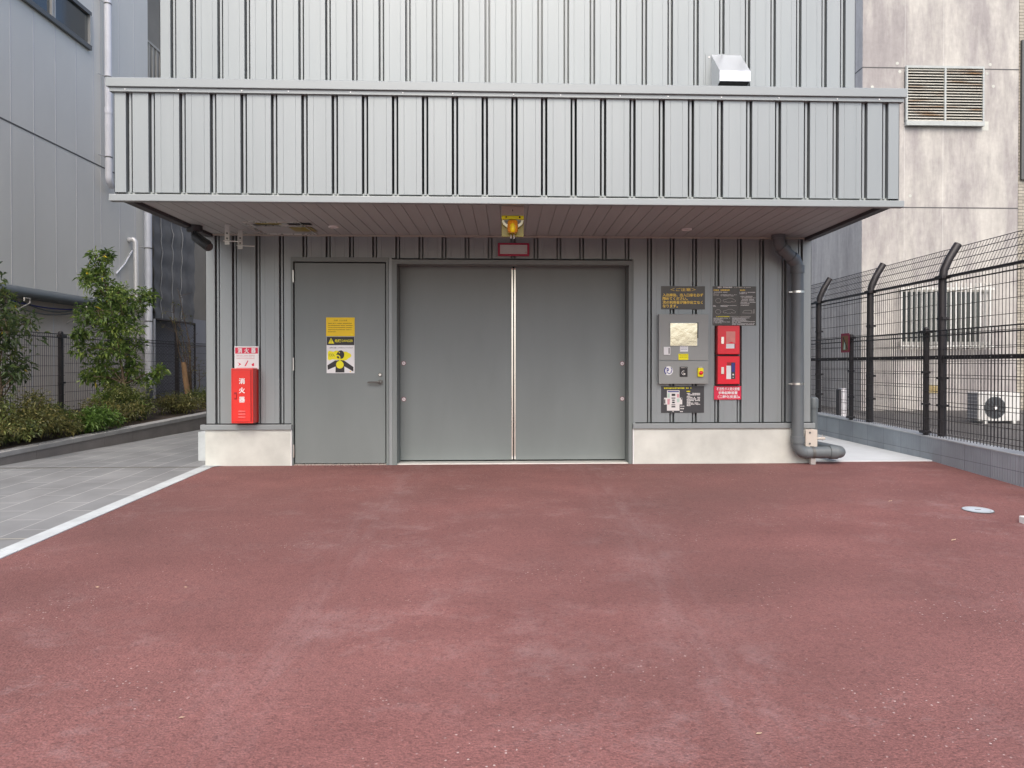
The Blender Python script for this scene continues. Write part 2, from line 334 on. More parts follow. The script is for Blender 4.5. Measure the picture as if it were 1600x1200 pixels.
class MB:
    def __init__(s): s.v = []; s.f = []; s.m = []; s.mats = []; s.sm = []
    def mi(s, mat):
        if mat not in s.mats: s.mats.append(mat)
        return s.mats.index(mat)
    def add(s, vs, fs, mat, smooth=False):
        o = len(s.v); s.v += [tuple(p) for p in vs]; k = s.mi(mat)
        for f in fs: s.f.append(tuple(i+o for i in f)); s.m.append(k); s.sm.append(smooth)
        return s
    def box(s, x0, x1, y0, y1, z0, z1, mat):
        if x0 > x1: x0, x1 = x1, x0
        if y0 > y1: y0, y1 = y1, y0
        if z0 > z1: z0, z1 = z1, z0
        vs = [(x, y, z) for z in (z0, z1) for y in (y0, y1) for x in (x0, x1)]
        fs = [(0, 2, 3, 1), (4, 5, 7, 6), (0, 1, 5, 4), (2, 6, 7, 3), (0, 4, 6, 2), (1, 3, 7, 5)]
        return s.add(vs, fs, mat)
    def prism(s, pts, axis, a0, a1, mat, smooth=False):
        """polygon pts (2D) in the plane perpendicular to axis, extruded a0..a1."""
        def P(p, a): return {'x': (a, p[0], p[1]), 'y': (p[0], a, p[1]), 'z': (p[0], p[1], a)}[axis]
        n = len(pts); vs = [P(p, a0) for p in pts]+[P(p, a1) for p in pts]
        fs = [tuple(range(n))[::-1], tuple(range(n, 2*n))]+[(i, (i+1) % n, n+(i+1) % n, n+i) for i in range(n)]
        return s.add(vs, fs, mat, smooth)
    def tube(s, path, r, mat, n=12, caps=True):
        path = [Vector(p) for p in path]; rs = r if isinstance(r, (list, tuple)) else [r]*len(path)
        vs = []; fs = []
        t0 = (path[1]-path[0]).normalized()
        ref = Vector((0, 0, 1)) if abs(t0.z) < .9 else Vector((1, 0, 0))
        nrm = (ref-ref.dot(t0)*t0).normalized()
        for i, p in enumerate(path):
            if i == 0: t = t0
            elif i == len(path)-1: t = (p-path[i-1]).normalized()
            else: t = ((p-path[i-1]).normalized()+(path[i+1]-p).normalized()).normalized()
            nrm = (nrm-nrm.dot(t)*t).normalized(); b = t.cross(nrm)
            for k in range(n):
                a = 2*math.pi*k/n; vs.append(p+(nrm*math.cos(a)+b*math.sin(a))*rs[i])
        for i in range(len(path)-1):
            for k in range(n):
                fs.append((i*n+k, i*n+(k+1) % n, (i+1)*n+(k+1) % n, (i+1)*n+k))
        s.add(vs, fs, mat, True)
        if caps:
            o = len(vs)-n
            s.add(vs[:n], [tuple(range(n))[::-1]], mat); s.add(vs[o:], [tuple(range(n))], mat)
        return s
    def disc(s, c, r, y0, y1, mat, n=24):           # short cylinder along Y (faces -Y)
        pts = [(c[0]+r*math.cos(2*math.pi*k/n), c[1]+r*math.sin(2*math.pi*k/n)) for k in range(n)]
        return s.prism(pts, 'y', y0, y1, mat)
    def lathe(s, prof, c, mat, n=20, axis='z'):      # profile (r, h)
        vs = []; fs = []
        for r, h in prof:
            for k in range(n):
                a = 2*math.pi*k/n; x, y = r*math.cos(a), r*math.sin(a)
                vs.append({'z': (c[0]+x, c[1]+y, c[2]+h), 'y': (c[0]+x, c[1]+h, c[2]+y)}[axis])
        for i in range(len(prof)-1):
            for k in range(n): fs.append((i*n+k, i*n+(k+1) % n, (i+1)*n+(k+1) % n, (i+1)*n+k))
        return s.add(vs, fs, mat, True)
    def build(s, name, parent=None, base=None, bevel=0., tagargs=None):
        me = bpy.data.meshes.new(name)
        off = wloc(parent) if parent else Vector((0, 0, 0))
        if base is not None: b = Vector(base)
        elif parent is None and s.v:
            xs, ys, zs = zip(*s.v); b = Vector(((min(xs)+max(xs))/2, (min(ys)+max(ys))/2, min(zs)))
        else: b = off
        me.from_pydata([tuple(Vector(p)-b) for p in s.v], [], s.f)
        for mat in s.mats: me.materials.append(mat)
        me.polygons.foreach_set('material_index', s.m); me.polygons.foreach_set('use_smooth', s.sm)
        me.update()
        o = bpy.data.objects.new(name, me); COL.objects.link(o)
        if parent: o.parent = parent
        o.location = b-off
        if bevel:
            bv = o.modifiers.new('edge', 'BEVEL'); bv.width = bevel; bv.segments = 2; bv.limit_method = 'ANGLE'; bv.angle_limit = R(50)
        return o

def tag(o, label=None, cat=None, group=None, kind=None):
    if label: o['label'] = label
    if cat: o['category'] = cat
    if group: o['group'] = group
    if kind: o['kind'] = kind
    return o

def thing(name, loc, label, cat, group=None):
    o = bpy.data.objects.new(name, None); COL.objects.link(o); o.location = loc; o.empty_display_size = .1
    return tag(o, label, cat, group)

def copy_tree(o, shift=(0, 0, 0), parent=None):
    c = o.copy(); COL.objects.link(c); c.parent = parent
    c.location = o.location+Vector(shift)
    for ch in [x for x in bpy.data.objects if x.parent == o]:
        copy_tree(ch, (0, 0, 0), c)
    return c

# ---- lettering: text -> flat mesh faces standing just proud of a face that looks towards -Y
def text_geo(body, bold=.0):
    cu = bpy.data.curves.new('lettering', 'FONT'); cu.body = body; cu.size = 1.; cu.resolution_u = 3
    cu.offset = bold; cu.align_x = 'LEFT'
    ob = bpy.data.objects.new('lettering', cu); COL.objects.link(ob)
    dg = bpy.context.evaluated_depsgraph_get(); ev = ob.evaluated_get(dg); me = ev.to_mesh()
    vs = [tuple(v.co) for v in me.vertices]; fs = [tuple(p.vertices) for p in me.polygons]
    ev.to_mesh_clear(); bpy.data.objects.remove(ob); bpy.data.curves.remove(cu)
    return vs, fs

def text(mb, body, x0, x1, z0, z1, y, mat, bold=.012, double=0):
    vs, fs = text_geo(body, bold)
    if not vs: return
    a0, a1 = min(v[0] for v in vs), max(v[0] for v in vs); b0, b1 = min(v[1] for v in vs), max(v[1] for v in vs)
    sx = (x1-x0)/max(1e-6, a1-a0); sz = (z1-z0)/max(1e-6, b1-b0)
    mb.add([(x0+(v[0]-a0)*sx, y, z0+(v[1]-b0)*sz) for v in vs], fs, mat)
    for k in range(1, double+1):          # heavier strokes: the same outline again, a hair to the side
        mb.add([(x0+(v[0]-a0)*sx+.022*sz*k, y-.0002*k, z0+(v[1]-b0)*sz+.012*sz*k) for v in vs], fs, mat)

def rows(mb, x0, x1, z0, z1, n, y, mat, fill=.55, ends=None, rnd=None):
    """rows of unreadably small characters"""
    rnd = rnd or random.Random(3)
    p = (z1-z0)/n
    for i in range(n):
        zt = z1-i*p; xe = x1 if not ends else x0+(x1-x0)*ends[i % len(ends)]
        x = x0; h = p*fill
        while x < xe-h*.4:
            w = h*rnd.uniform(.55, .95)
            if rnd.random() < .9:
                mb.box(x, min(xe, x+w), y, y+.0004, zt-h*rnd.uniform(.75, 1.), zt-h*rnd.uniform(0, .12), mat)
            x += w+h*rnd.uniform(.12, .3)

# ================================================================== camera
cd = bpy.data.cameras.new('camera'); cam = bpy.data.objects.new('camera', cd); COL.objects.link(cam)
cam.location = CAM; cam.rotation_euler = (R(90)+PIT, 0, -YAW)
cd.sensor_width = 36; cd.sensor_fit = 'HORIZONTAL'; cd.lens = 36*F/1600
cd.shift_x = (800-PX)/1600; cd.shift_y = (PY-600)/1600
cd.clip_start = .05; cd.clip_end = 2000
scene.camera = cam

# ================================================================== light
SUN_EL, SUN_AZ = R(50), R(184)        # azimuth measured clockwise from +Y
w = bpy.data.worlds.new('World'); scene.world = w; w.use_nodes = True
nt = w.node_tree; bg = nt.nodes['Background']
sky = nt.nodes.new('ShaderNodeTexSky'); sky.sky_type = 'NISHITA'; sky.sun_disc = False
sky.sun_elevation = SUN_EL; sky.sun_rotation = SUN_AZ; sky.air_density = .8; sky.dust_density = 4.; sky.ozone_density = .8
nt.links.new(sky.outputs[0], bg.inputs['Color']); bg.inputs['Strength'].default_value = .14
sd = bpy.data.lights.new('sun', 'SUN'); sun = bpy.data.objects.new('sun', sd); COL.objects.link(sun)
sd.energy = .6; sd.angle = R(45); sd.color = (1, .97, .93)
dv = Vector((math.sin(SUN_AZ)*math.cos(SUN_EL), math.cos(SUN_AZ)*math.cos(SUN_EL), math.sin(SUN_EL)))
sun.rotation_euler = dv.to_track_quat('Z', 'Y').to_euler(); sun.location = dv*30
scene.view_settings.view_transform = 'Standard'; scene.view_settings.look = 'None'
scene.view_settings.exposure = 1.13; scene.view_settings.gamma = 1.

# ================================================================== setting: ground
S = .035
def structure(mb, name, **k): return tag(mb.build(name, **k), kind='structure')
g = MB(); g.add([(-400, -400, -.46), (400, -400, -.46), (400, 400, -.46), (-400, 400, -.46)], [(0, 1, 2, 3)], M['ground']); structure(g, 'ground', base=(0, 0, -.46))
XE = -3.075
g = MB()
g.add([(XE, -12.8, -12.8*S), (5.2, -12.8, -12.8*S), (5.2, 0., 0.), (XE, 0., 0.)], [(0, 1, 2, 3)], M['asphalt'])
g.add([(XE, 0, 0), (5.2, 0, 0), (5.2, .06, .0), (XE, .06, .0)], [(0, 1, 2, 3)], M['asphalt'])
structure(g, 'driveway', base=(0, 0, 0))
g = MB()   # pale edging strip
for (y0, y1) in ((-12.8, -.1),):
    n = 13
    for i in range(n):
        a, b2 = y0+(y1-y0)*i/n, y0+(y1-y0)*(i+1)/n-.006
        vs = []
        for x, y in ((XE-.125, a), (XE, a), (XE, b2), (XE-.125, b2)): vs.append((x, y, y*S+.006))
        for x, y in ((XE-.125, a), (XE, a), (XE, b2), (XE-.125, b2)): vs.append((x, y, y*S-.10))
        g.add(vs, [(0, 1, 2, 3), (4, 5, 1, 0), (5, 6, 2, 1), (6, 7, 3, 2), (7, 4, 0, 3)], M['kerbstone'])
g.add([(XE-.125, -.1, .004), (XE, -.1, .004), (XE+.12, .02, .006), (XE-.125, .02, .006)], [(0, 1, 2, 3)], M['kerbstone'])
structure(g, 'kerb', base=(XE, -6, 0))
g = MB()
g.add([(-7.2, -12.8, -12.8*S), (XE-.125, -12.8, -12.8*S), (XE-.125, -.10, -.10*S), (-7.2, -.10, -.10*S)], [(0, 1, 2, 3)], M['path_tile'])
g.add([(-7.2, -.085, .001), (XE-.125, -.085, .001), (XE-.125, 14, .0), (-7.2, 14, .0)], [(0, 1, 2, 3)], M['path_tile'])
g.add([(-7.2, -.10, -.002), (XE-.125, -.10, -.002), (XE-.125, -.085, -.002), (-7.2, -.085, -.002)], [(0, 1, 2, 3)], M['trim_line'])
structure(g, 'path', base=(-5, 0, 0))
g = MB()   # second pale movement joint across the path
g.add([(-7.2, -2.765, -2.765*S+.003), (XE-.125, -2.765, -2.765*S+.003), (XE-.125, -2.75, -2.75*S+.003), (-7.2, -2.75, -2.75*S+.003)], [(0, 1, 2, 3)], M['trim_line'])
structure(g, 'path_joint', base=(-5, -2.75, -.1))
g = MB(); g.add([(3.12, .061, .012), (4.56, .061, .012), (4.56, 12, .03), (3.12, 12, .03)], [(0, 1, 2, 3)], M['pale_pave'])
g.add([(3.12, .061, -.02), (4.56, .061, -.02), (4.56, .061, .012), (3.12, .061, .012)], [(0, 1, 2, 3)], M['pale_pave'])
structure(g, 'pavement', base=(3.8, 5, 0))
g = MB(); g.add([(4.6, -12, .03), (30, -12, .03), (30, 30, .05), (4.6, 30, .05)], [(0, 1, 2, 3)], M['yard']); structure(g, 'yard_ground', base=(10, 5, .03))

# ================================================================== the parking tower
P = .24
W = 13.22*P
YC, YU = -1.7313, -.9613
ZT, ZCB, ZB, ZS = 3.312, 3.2356, 2.341, 2.395
ZSILL = .375
tower = thing('parking_tower', (0, 0, 0), 'grey steel-clad parking tower with deep canopy over double entrance doors', 'building')

def profile(x0, x1, Y, grooves, notch=True):
    pts = [(x0, Y)]
    gs = sorted(gx for gx in grooves if x0+.03 < gx < x1-.03)
    edges = [x0]+gs+[x1]
    for i in range(len(edges)-1):
        a, b2 = edges[i], edges[i+1]
        if notch and b2-a > .2:
            for q in (.30, .71):
                n = a+(b2-a)*q
                pts += [(n-.0014, Y), (n, Y+.0016), (n+.0014, Y)]
        if i < len(gs):
            c = gs[i]
            pts += [(c-.0265, Y), (c-.0265, Y+.075), (c-.0085, Y+.075), (c-.0085, Y+.018), (c+.0085, Y+.018), (c+.0085, Y+.075), (c+.0265, Y+.075), (c+.0265, Y)]
    return pts+[(x1, Y)]

def clad(mb, x0, x1, z0, z1, Y, grooves, mat, notch=True):
    pts = profile(x0, x1, Y, grooves, notch); n = len(pts)
    mb.add([(x, y, z0) for x, y in pts]+[(x, y, z1) for x, y in pts], [(i, i+1, n+i+1, n+i) for i in range(n-1)], mat)

GRV = [k*P for k in range(-12, 13)]+[-12.73*P, 12.73*P]
# upper wall
mb = MB(); clad(mb, -W, W, 2.6, 7.0, YU, GRV, M['clad'])
mb.box(-W, W, YU+.076, 9., 2.6, 7.0, M['clad'])
for sx in (-1, 1): mb.box(sx*W, sx*(W-.004), YU, YU+.076, 2.6, 7.0, M['clad'])
mb.build('upper_wall', tower)
# lower wall: three fields round the doors
XDL, XDR = at(455, 500, 0)[0], at(988, 500, 0)[0]
ZH = at(800, 404, 0)[1]
mb = MB()
clad(mb, -W, XDL, ZSILL, ZS, 0, GRV, M['clad']); clad(mb, XDR, W, ZSILL, ZS, 0, GRV, M['clad']); clad(mb, XDL, XDR, ZH, ZS, 0, GRV, M['clad'])
mb.box(-W, XDL, .076, 8.9, -.3, ZS, M['clad']); mb.box(XDR, W, .076, 8.9, -.3, ZS, M['clad']); mb.box(XDL, XDR, .27, 8.9, -.3, ZS-.002, M['clad'])
mb.box(XDL, XDR, .076, .269, ZH, ZS-.004, M['clad'])
for sx in (-1, 1): mb.box(sx*W, sx*(W-.004), 0, .076, ZSILL, ZS, M['clad'])
mb.build('lower_wall', tower)
# sills and plinths
for x0, x1 in ((-W-.045, at(456, 650, -.03)[0]), (XDR+.002, W+.03)):
    mb = MB(); mb.box(x0, x1, -.045, .02, ZSILL-.002, ZSILL+.052, M['trim'])
    mb.box(x0+.03, x1-.01, -.012, .01, ZSILL+.052, ZSILL+.062, M['dark'])
    mb.build('sill_trim', tower, bevel=.004)
for x0, x1 in ((-W-.004, XDL-.004), (XDR+.016, W-.02)):
    mb = MB(); mb.box(x0, x1, -.022, .6, -.25, ZSILL-.003, M['plinth'])
    if x0 < 0:
        mb.box(x1, x1+.012, -.026, .0, -.05, ZSILL-.003, M['white'])
        mb.box(at(309.5, 700, .4)[0], -W-.005, .4, .8, -.01, at(315, 675, .4)[1], M['kerbstone'])
    else: mb.box(x0-.014, x0, -.026, .0, -.05, ZSILL-.003, M['white'])
    mb.build('plinth', tower, bevel=.004)

# canopy
can = MB(); clad(can, -W, W, ZB+.074, ZCB-.028, YC, GRV, M['clad'])
can.box(-W+.01, W-.01, YC+.075, YU-.002, ZS+.045, ZCB, M['clad'])
for sx in (-1, 1):
    can.box(sx*W, sx*(W-.004), YC, YU-.004, ZB+.062, ZCB-.03, M['clad'])
canopy = can.build('canopy', tower)
mb = MB()
prof = [(YC+.1, ZCB+.006), (YC-.030, ZCB+.006), (YC-.035, ZCB), (YC-.040, ZCB+.004), (YC-.040, ZT-.008), (YC-.034, ZT), (YU+.02, ZT+.012), (YU+.02, ZCB+.006)]
mb.prism(prof, 'x', -W-.045, W+.045, M['trim'])
mb.build('coping', canopy, bevel=.003)
mb = MB(); mb.box(-W-.025, W+.025, YC-.022, YC+.03, ZCB-.030, ZCB+.004, M['trim'])
for k in range(15):
    mb.disc((-W+.12+k*.435+random.uniform(-.06, .06), ZCB-.013), .006, YC-.026, YC-.0222, M['white'], 8)
mb.build('fascia_strip', canopy)
mb = MB(); mb.box(-W-.03, W+.03, YC-.03, YC+.03, ZB, ZB+.054, M['trim']); mb.build('bottom_trim', canopy, bevel=.004)
# soffit boards
mb = MB(); pts = [(-W+.02, ZS)]
bp_ = .119
for k in range(-27, 28):
    x = k*bp_
    if abs(x) < W-.06: pts += [(x-.004, ZS), (x-.002, ZS+.008), (x+.002, ZS+.008), (x+.004, ZS)]
pts += [(W-.02, ZS)]; n = len(pts)
mb.add([(x, YC+.03, z) for x, z in pts]+[(x, .0, z) for x, z in pts], [(i, n+i, n+i+1, i+1) for i in range(n-1)], M['soffit'])
mb.box(-W+.02, W-.02, YC+.03, -.002, ZS+.012, ZS+.03, M['soffit'])
mb.build('soffit', canopy)
for sx in (-1, 1):
    mb = MB(); mb.box(sx*W, sx*(W-.075), YC+.03, .0, ZS-.03, ZS+.04, M['dark_trim']); mb.box(sx*W, sx*(W-.004), YU-.002, .0, ZS+.04, ZS+.3, M['clad'])
    mb.build('edge_trim', canopy, bevel=.003)
mb = MB(); mb.box(-W+.08, W-.08, YC+.03, YC+.055, ZS-.028, ZS-.001, M['dark_trim']); mb.build('front_shadow_strip', canopy)  # dark strip added as the shadow line behind the bottom trim
mb = MB(); mb.box(-W+.08, W-.08, -.022, -.001, ZS-.018, ZS-.001, M['trim_line']); mb.build('wall_edge_strip', canopy)
# access hatch in the soffit
hx0, hy0 = at_z(384, 347, ZS); hx1, hy1 = at_z(480, 363.5, ZS)
mb = MB()
hl, hr, hf, hb = at_z(378, 345.5, ZS)[0], at_z(475, 350.5, ZS)[0], at_z(430, 346, ZS)[1], -.06
hm = at_z(430, 350.8, ZS)[1]
mb.box(hl, hr, hf, hf+.02, ZS-.012, ZS-.001, M['alu']); mb.box(hl, hr, hb-.02, hb, ZS-.012, ZS-.001, M['alu'])
mb.box(hl, hl+.015, hf+.02, hb-.02, ZS-.012, ZS-.001, M['alu']); mb.box(hr-.015, hr, hf+.02, hb-.02, ZS-.012, ZS-.001, M['alu'])
mb.box(hl+.015, hr-.015, hm, hm+.03, ZS-.012, ZS-.001, M['alu'])
mb.box(hl+.015, hr-.015, hf+.02, hm, ZS-.006, ZS-.002, M['soffit']); mb.box(hl+.015, hr-.015, hm+.03, hb-.02, ZS-.006, ZS-.002, M['soffit'])
hat = mb.build('access_hatch', canopy)
mb = MB()  # yellow and dark patches painted as reflections in the polished hatch
mb.box(hl+.10, hl+.34, hf+.04, hm-.05, ZS-.009, ZS-.0065, M['olive']); mb.box(hl+.06, hl+.3, hm-.045, hm-.01, ZS-.009, ZS-.0065, M['dark'])
mb.box(hl+.40, hl+.62, hf+.05, hm-.02, ZS-.009, ZS-.0065, M['dark'])
mb.box(hl+.36, hl+.58, hm+.10, hb-.16, ZS-.009, ZS-.0065, M['olive'])
mb.box(hl+.12, hl+.28, hm+.05, hm+.08, ZS-.009, ZS-.0065, M['steel'])
mb.build('hatch_reflections', hat)

# service door
dl, dr = at(459, 500, 0)[0], at(603, 500, 0)[0]
dzt = at(530, 410, 0)[1]
sdr = MB()
sdr.box(XDL, dl-.004, -.012, .06, .0, dzt+.006, M['door']); sdr.box(dr+.004, dr+.03, -.012, .06, .0, dzt+.006, M['door'])
sdr.box(XDL, dr+.03, -.012, .06, dzt+.006, ZH+.004, M['door'])
sdr.box(dl-.02, dr+.02, .05, .07, 0, dzt+.02, M['dark'])
sdr.box(dl, dr, -.004, .05, -.02, .012, M['alu'])
service = sdr.build('service_door', tower)
mb = MB(); mb.box(dl+.008, dr-.008, .004, .045, .018, dzt-.006, M['door']); leaf = mb.build('door_leaf', service, bevel=.003)
for v0, v1 in ((422, 441), (559, 579), (695, 715)):
    z0, z1 = at(459.5, v1, -.02)[1], at(459.5, v0, -.02)[1]
    mb = MB(); mb.tube([(dl-.001, -.014, z0), (dl-.001, -.014, z1)], .0075, M['alu'], 10); mb.build('hinge', service)
hx, hz = at(594, 597, -.02)
mb = MB(); mb.disc((hx, hz), .026, -.012, .004, M['frame_grey']); mb.tube([(hx, -.012, hz), (hx, -.05, hz)], .009, M['steel'], 10)
mb.tube([(hx+.006, -.05, hz), (hx-.05, -.052, hz), (hx-.125, -.047, hz-.001)], [.0105, .0095, .008], M['frame_grey'], 10); mb.build('handle', leaf)
lx, lz = at(594, 585.5, 0)
mb = MB(); mb.disc((lx, lz), .021, -.008, .004, M['frame_grey']); mb.disc((lx, lz), .013, -.013, -.008, M['inox']); mb.build('lock_cylinder', leaf)

# double entrance doors (sliding leaves, set back)
YD = .19
ol, orr = at(620.5, 560, 0)[0], at(982, 560, 0)[0]; ozt = at(800, 413.5, 0)[1]
ent = MB()
c0 = dr+.034
ent.box(c0, ol-.05, -.016, .06, 0, ZH+.002, M['trim'])                      # pier between the doors
ent.box(ol-.048, ol, -.022, YD+.07, 0, ozt+.045, M['door']); ent.box(orr, orr+.035, -.022, YD+.07, 0, ozt+.045, M['door'])
ent.box(ol, orr, -.022, YD-.03, ozt, ozt+.045, M['door'])
ent.box(ol, orr, YD+.045, YD+.06, 0, ozt+.02, M['dark'])
ent.box(orr+.035, XDR+.012, -.006, .06, 0, ZH, M['door'])
entrance = ent.build('entrance_door', tower)
mid = at(802.5, 560, YD)[0]
for a, b2 in ((ol+.002, mid-.010), (mid+.010, orr-.002)):
    mb = MB(); mb.box(a, b2, YD, YD+.04, .022, ozt+.015, M['door']); lf = mb.build('door_panel', entrance, bevel=.003)
    e0, e1 = (b2-.012, b2+.004) if a < 0 and b2 < mid+.001 else (a-.004, a+.012)
    mb = MB(); mb.box(e0, e1, YD-.012, YD-.001, .03, ozt-.012, M['alu'])
    mb.box(e0+.003, e1-.003, YD-.014, YD-.002, ozt-.03, ozt-.014, M['maroon'])
    mb.box(e0+.002, e1-.002, YD-.016, YD-.004, .045, .06, M['white']); mb.build('edge_strip', lf)
mb = MB(); mb.box(ol+.001, orr-.001, .0, YD-.004, -.02, .010, M['sill_white']); mb.box(ol+.001, orr-.001, YD-.004, YD+.044, -.02, .006, M['sill_white']); mb.build('threshold', entrance, bevel=.002)

# exhaust hood
hl, hzt = at(1111, 85, YU); hr = at(1157, 85, YU)[0]
HY = YU-.28
zf = at(1138, 110.5, HY)[1]; zb = at(1138, 126.5, HY)[1]
hood = thing('exhaust_hood', ((hl+hr)/2, YU, zb-.03), 'shiny stainless exhaust hood on the upper grey wall above the canopy', 'vent hood')
mb = MB()
th = .003
for x0, x1 in ((hl, hl+th), (hr-th, hr)):
    mb.prism([(YU, hzt), (HY, zf), (HY, zb), (YU, zb-.06)], 'x', x0, x1, M['hood'])
mb.add([(hl+th, YU, hzt), (hr-th, YU, hzt), (hr-th, HY, zf), (hl+th, HY, zf)], [(0, 3, 2, 1)], M['hood'])
mb.add([(hl+th, HY, zf), (hr-th, HY, zf), (hr-th, HY, zb), (hl+th, HY, zb)], [(0, 3, 2, 1)], M['hood'])
mb.build('cowl', hood)
mb = MB(); mb.add([(hl+th, HY+.004, zb+.012), (hr-th, HY+.004, zb+.012), (hr-th, YU-.001, zb-.04), (hl+th, YU-.001, zb-.04)], [(0, 1, 2, 3)], M['dark']); mb.build('dark_underside', hood)  # dark sheet stands in for the shade inside the open hood bottom
mb = MB(); mb.box(hl-.05, hr+.004, YU-.008, YU-.001, zb-.1, hzt+.002, M['trim']); mb.disc((hl-.022, hzt-.03), .007, YU-.013, YU-.008, M['steel'], 8); mb.build('flange', hood)

# ================================================================== things fixed to the tower
# downlights
for (u, v), nm in (((521, 353.5), 'round white downlight in the dark soffit, beside the hatch'), ((1073, 357.5), 'round white downlight in the dark soffit, towards the drain pipe')):
    x, y = at_z(u, v, ZS)
    d = thing('downlight', (x, y, ZS-.008), nm, 'downlight', 'downlights in the canopy soffit')
    mb = MB(); mb.lathe([(.032, .001), (.036, -.004), (.048, -.004), (.050, .005), (.050, .008)], (x, y, ZS-.009), M['white'], 20); mb.build('rim', d)
    mb = MB(); mb.lathe([(.0, .004), (.033, .003)], (x, y, ZS-.009), M['lens_grey'], 20); mb.build('lens', d)

# warning beacon
BY = -1.42
bx = at(801, 345, BY)[0]
bz = lambda v: at(801, v, BY)[1]
bw = (at(818, 345, BY)[0]-at(783.5, 345, BY)[0])/2
bea = thing('warning_beacon', (bx, BY, bz(369)), 'yellow warning beacon hanging under the canopy above the double doors', 'warning light')
mb = MB(); mb.box(bx-bw, bx+bw, BY-.02, BY+.10, bz(337.5), ZS-.002, M['beige']); mb.box(bx-.003, bx+.003, BY-.024, BY-.02, bz(331), ZS-.03, M['dark']); mb.build('bracket', bea, bevel=.003)
mb = MB(); mb.box(bx-bw-.001, bx+bw+.001, BY+.03, BY+.038, bz(369), bz(338), M['olive']); mb.build('back_plate', bea, bevel=.002)
mb = MB(); mb.box(bx-bw, bx+bw, BY-.03, BY+.02, bz(343.5), bz(338), M['lemon'])
for sx in (-.055, .06): mb.disc((bx+sx, bz(340.5)), .008, BY-.034, BY-.03, M['dark'], 10)
mb.build('mounting_bar', bea, bevel=.002)
mb = MB()
pts = [(bx+bw*.98*math.cos(a), bz(344)+.072*math.sin(a)) for a in [math.pi+math.pi*k/20 for k in range(21)]]
mb.prism(pts, 'y', BY-.012, BY+.025, M['reflector'])
pts = [(bx+bw*.78*math.cos(a), bz(344.5)+.045*math.sin(a)) for a in [math.pi+math.pi*k/20 for k in range(21)]]
mb.prism(pts, 'y', BY-.014, BY-.0125, M['frame_grey']); mb.build('reflector', bea)
mb = MB(); cz = bz(346)
mb.lathe([(.0, -.106), (.030, -.105), (.043, -.094), (.046, -.07), (.045, -.02), (.040, .0), (.0, .002)], (bx, BY-.035, cz), M['orange'], 20)
mb.build('lens', bea)
mb = MB(); mb.lathe([(.0, -.108), (.016, -.107), (.022, -.09), (.022, -.05), (.012, -.03)], (bx, BY-.072, cz), M['yellow'], 14); mb.build('lamp', bea)
mb = MB()
for sx in (-.014, .012): mb.box(bx+sx-.007, bx+sx+.007, BY+.02, BY+.03, bz(372), bz(366), M['trim_line'])  # two small pale stubs below the back plate
mb.build('pale_stubs', bea)

# red framed indicator panel
x0, z1 = at(778, 379.5, -.03); x1, z0 = at(827, 400, -.03)
ip = thing('indicator_panel', ((x0+x1)/2, 0, z0), 'blank grey indicator lamp panel with red frame over the double doors', 'sign panel')
mb = MB(); mb.box(x0, x1, -.03, .0, z0, z1, M['indicator_red']); mb.build('frame', ip, bevel=.003)
mb = MB(); mb.box(x0+.022, x1-.022, -.036, -.0302, z0+.02, z1-.02, M['lens_grey']); mb.build('lens', ip, bevel=.002)
mb = MB(); mb.disc((x1-.036, z0+.036), .010, -.040, -.0362, M['trim_line'], 12); mb.build('pilot_lamp', ip)

# security camera
sx_, sy_ = at_z(304, 352.5, ZS)
sc_ = thing('security_camera', (sx_, sy_, ZS-.2), 'black bullet security camera hanging from the soffit corner', 'camera')
mb = MB(); mb.lathe([(.0, -.062), (.066, -.060), (.072, -.05), (.074, 0.)], (sx_, sy_, ZS-.001), M['camera'], 24); mb.build('mount', sc_)
mb = MB(); mb.tube([(sx_-.01, sy_-.01, ZS-.05), (sx_-.005, sy_-.02, ZS-.10), (sx_+.03, sy_-.03, ZS-.13)], .02, M['camera'], 10); mb.build('arm', sc_)
p0 = Vector((sx_+.02, sy_-.03, ZS-.115)); p1 = Vector((sx_+.205, sy_-.16, ZS-.235)); dd = (p1-p0)
mb = MB(); mb.tube([p0, p0+dd*.04, p0+dd*.96, p1], [.03, .045, .045, .038], M['camera'], 20); mb.build('camera_body', sc_)
mb = MB(); mb.tube([p1-dd*.02+Vector((0, 0, .004)), p1+dd*.03+Vector((0, 0, .004))], [.034, .03], M['glass_dark'], 18); mb.build('lens', sc_)
mb = MB(); mb.tube([p0+Vector((0, 0, .047)), p1+Vector((.01, 0, .047))], .012, M['camera'], 8); mb.build('sunshield', sc_)

# two steel straps under the soffit joined by a rod
for i, (u0, u1, v0, v1, yy, lab) in enumerate(((351, 358.5, 352, 382, None, 'perforated steel strap hanging from soffit, nearer the security camera'), (371.5, 379, 360, 389, None, 'perforated steel strap hanging from soffit, with a rod end sticking out'))):
    x0, yy = at_z(u0, v0-2, ZS); x1 = at((u1), v0, yy)[0]; zb_ = at(u0, v1, yy)[1]
    t = thing('hanging_strap', ((x0+x1)/2, yy, zb_), lab, 'bracket', 'steel straps under the canopy')
    mb = MB(); mb.box(x0, x1, yy, yy+.005, zb_, ZS-.001, M['steel']); mb.box(x0, x1, yy+.0051, yy+.06, ZS-.006, ZS-.001, M['steel']); mb.build('strip', t)
    for q in (.55, .30):
        mb = MB(); mb.disc(((x0+x1)/2, zb_+(ZS-zb_)*q), .009, yy-.004, yy-.0003, M['frame_grey'], 10); mb.build('bolt', t)
    zr = zb_+.035
    mb = MB(); mb.tube([(x0-.01, yy-.008, zr), (x1+.12, yy-.010, zr-.008)], .006, M['steel'], 8); mb.build('rod', t)

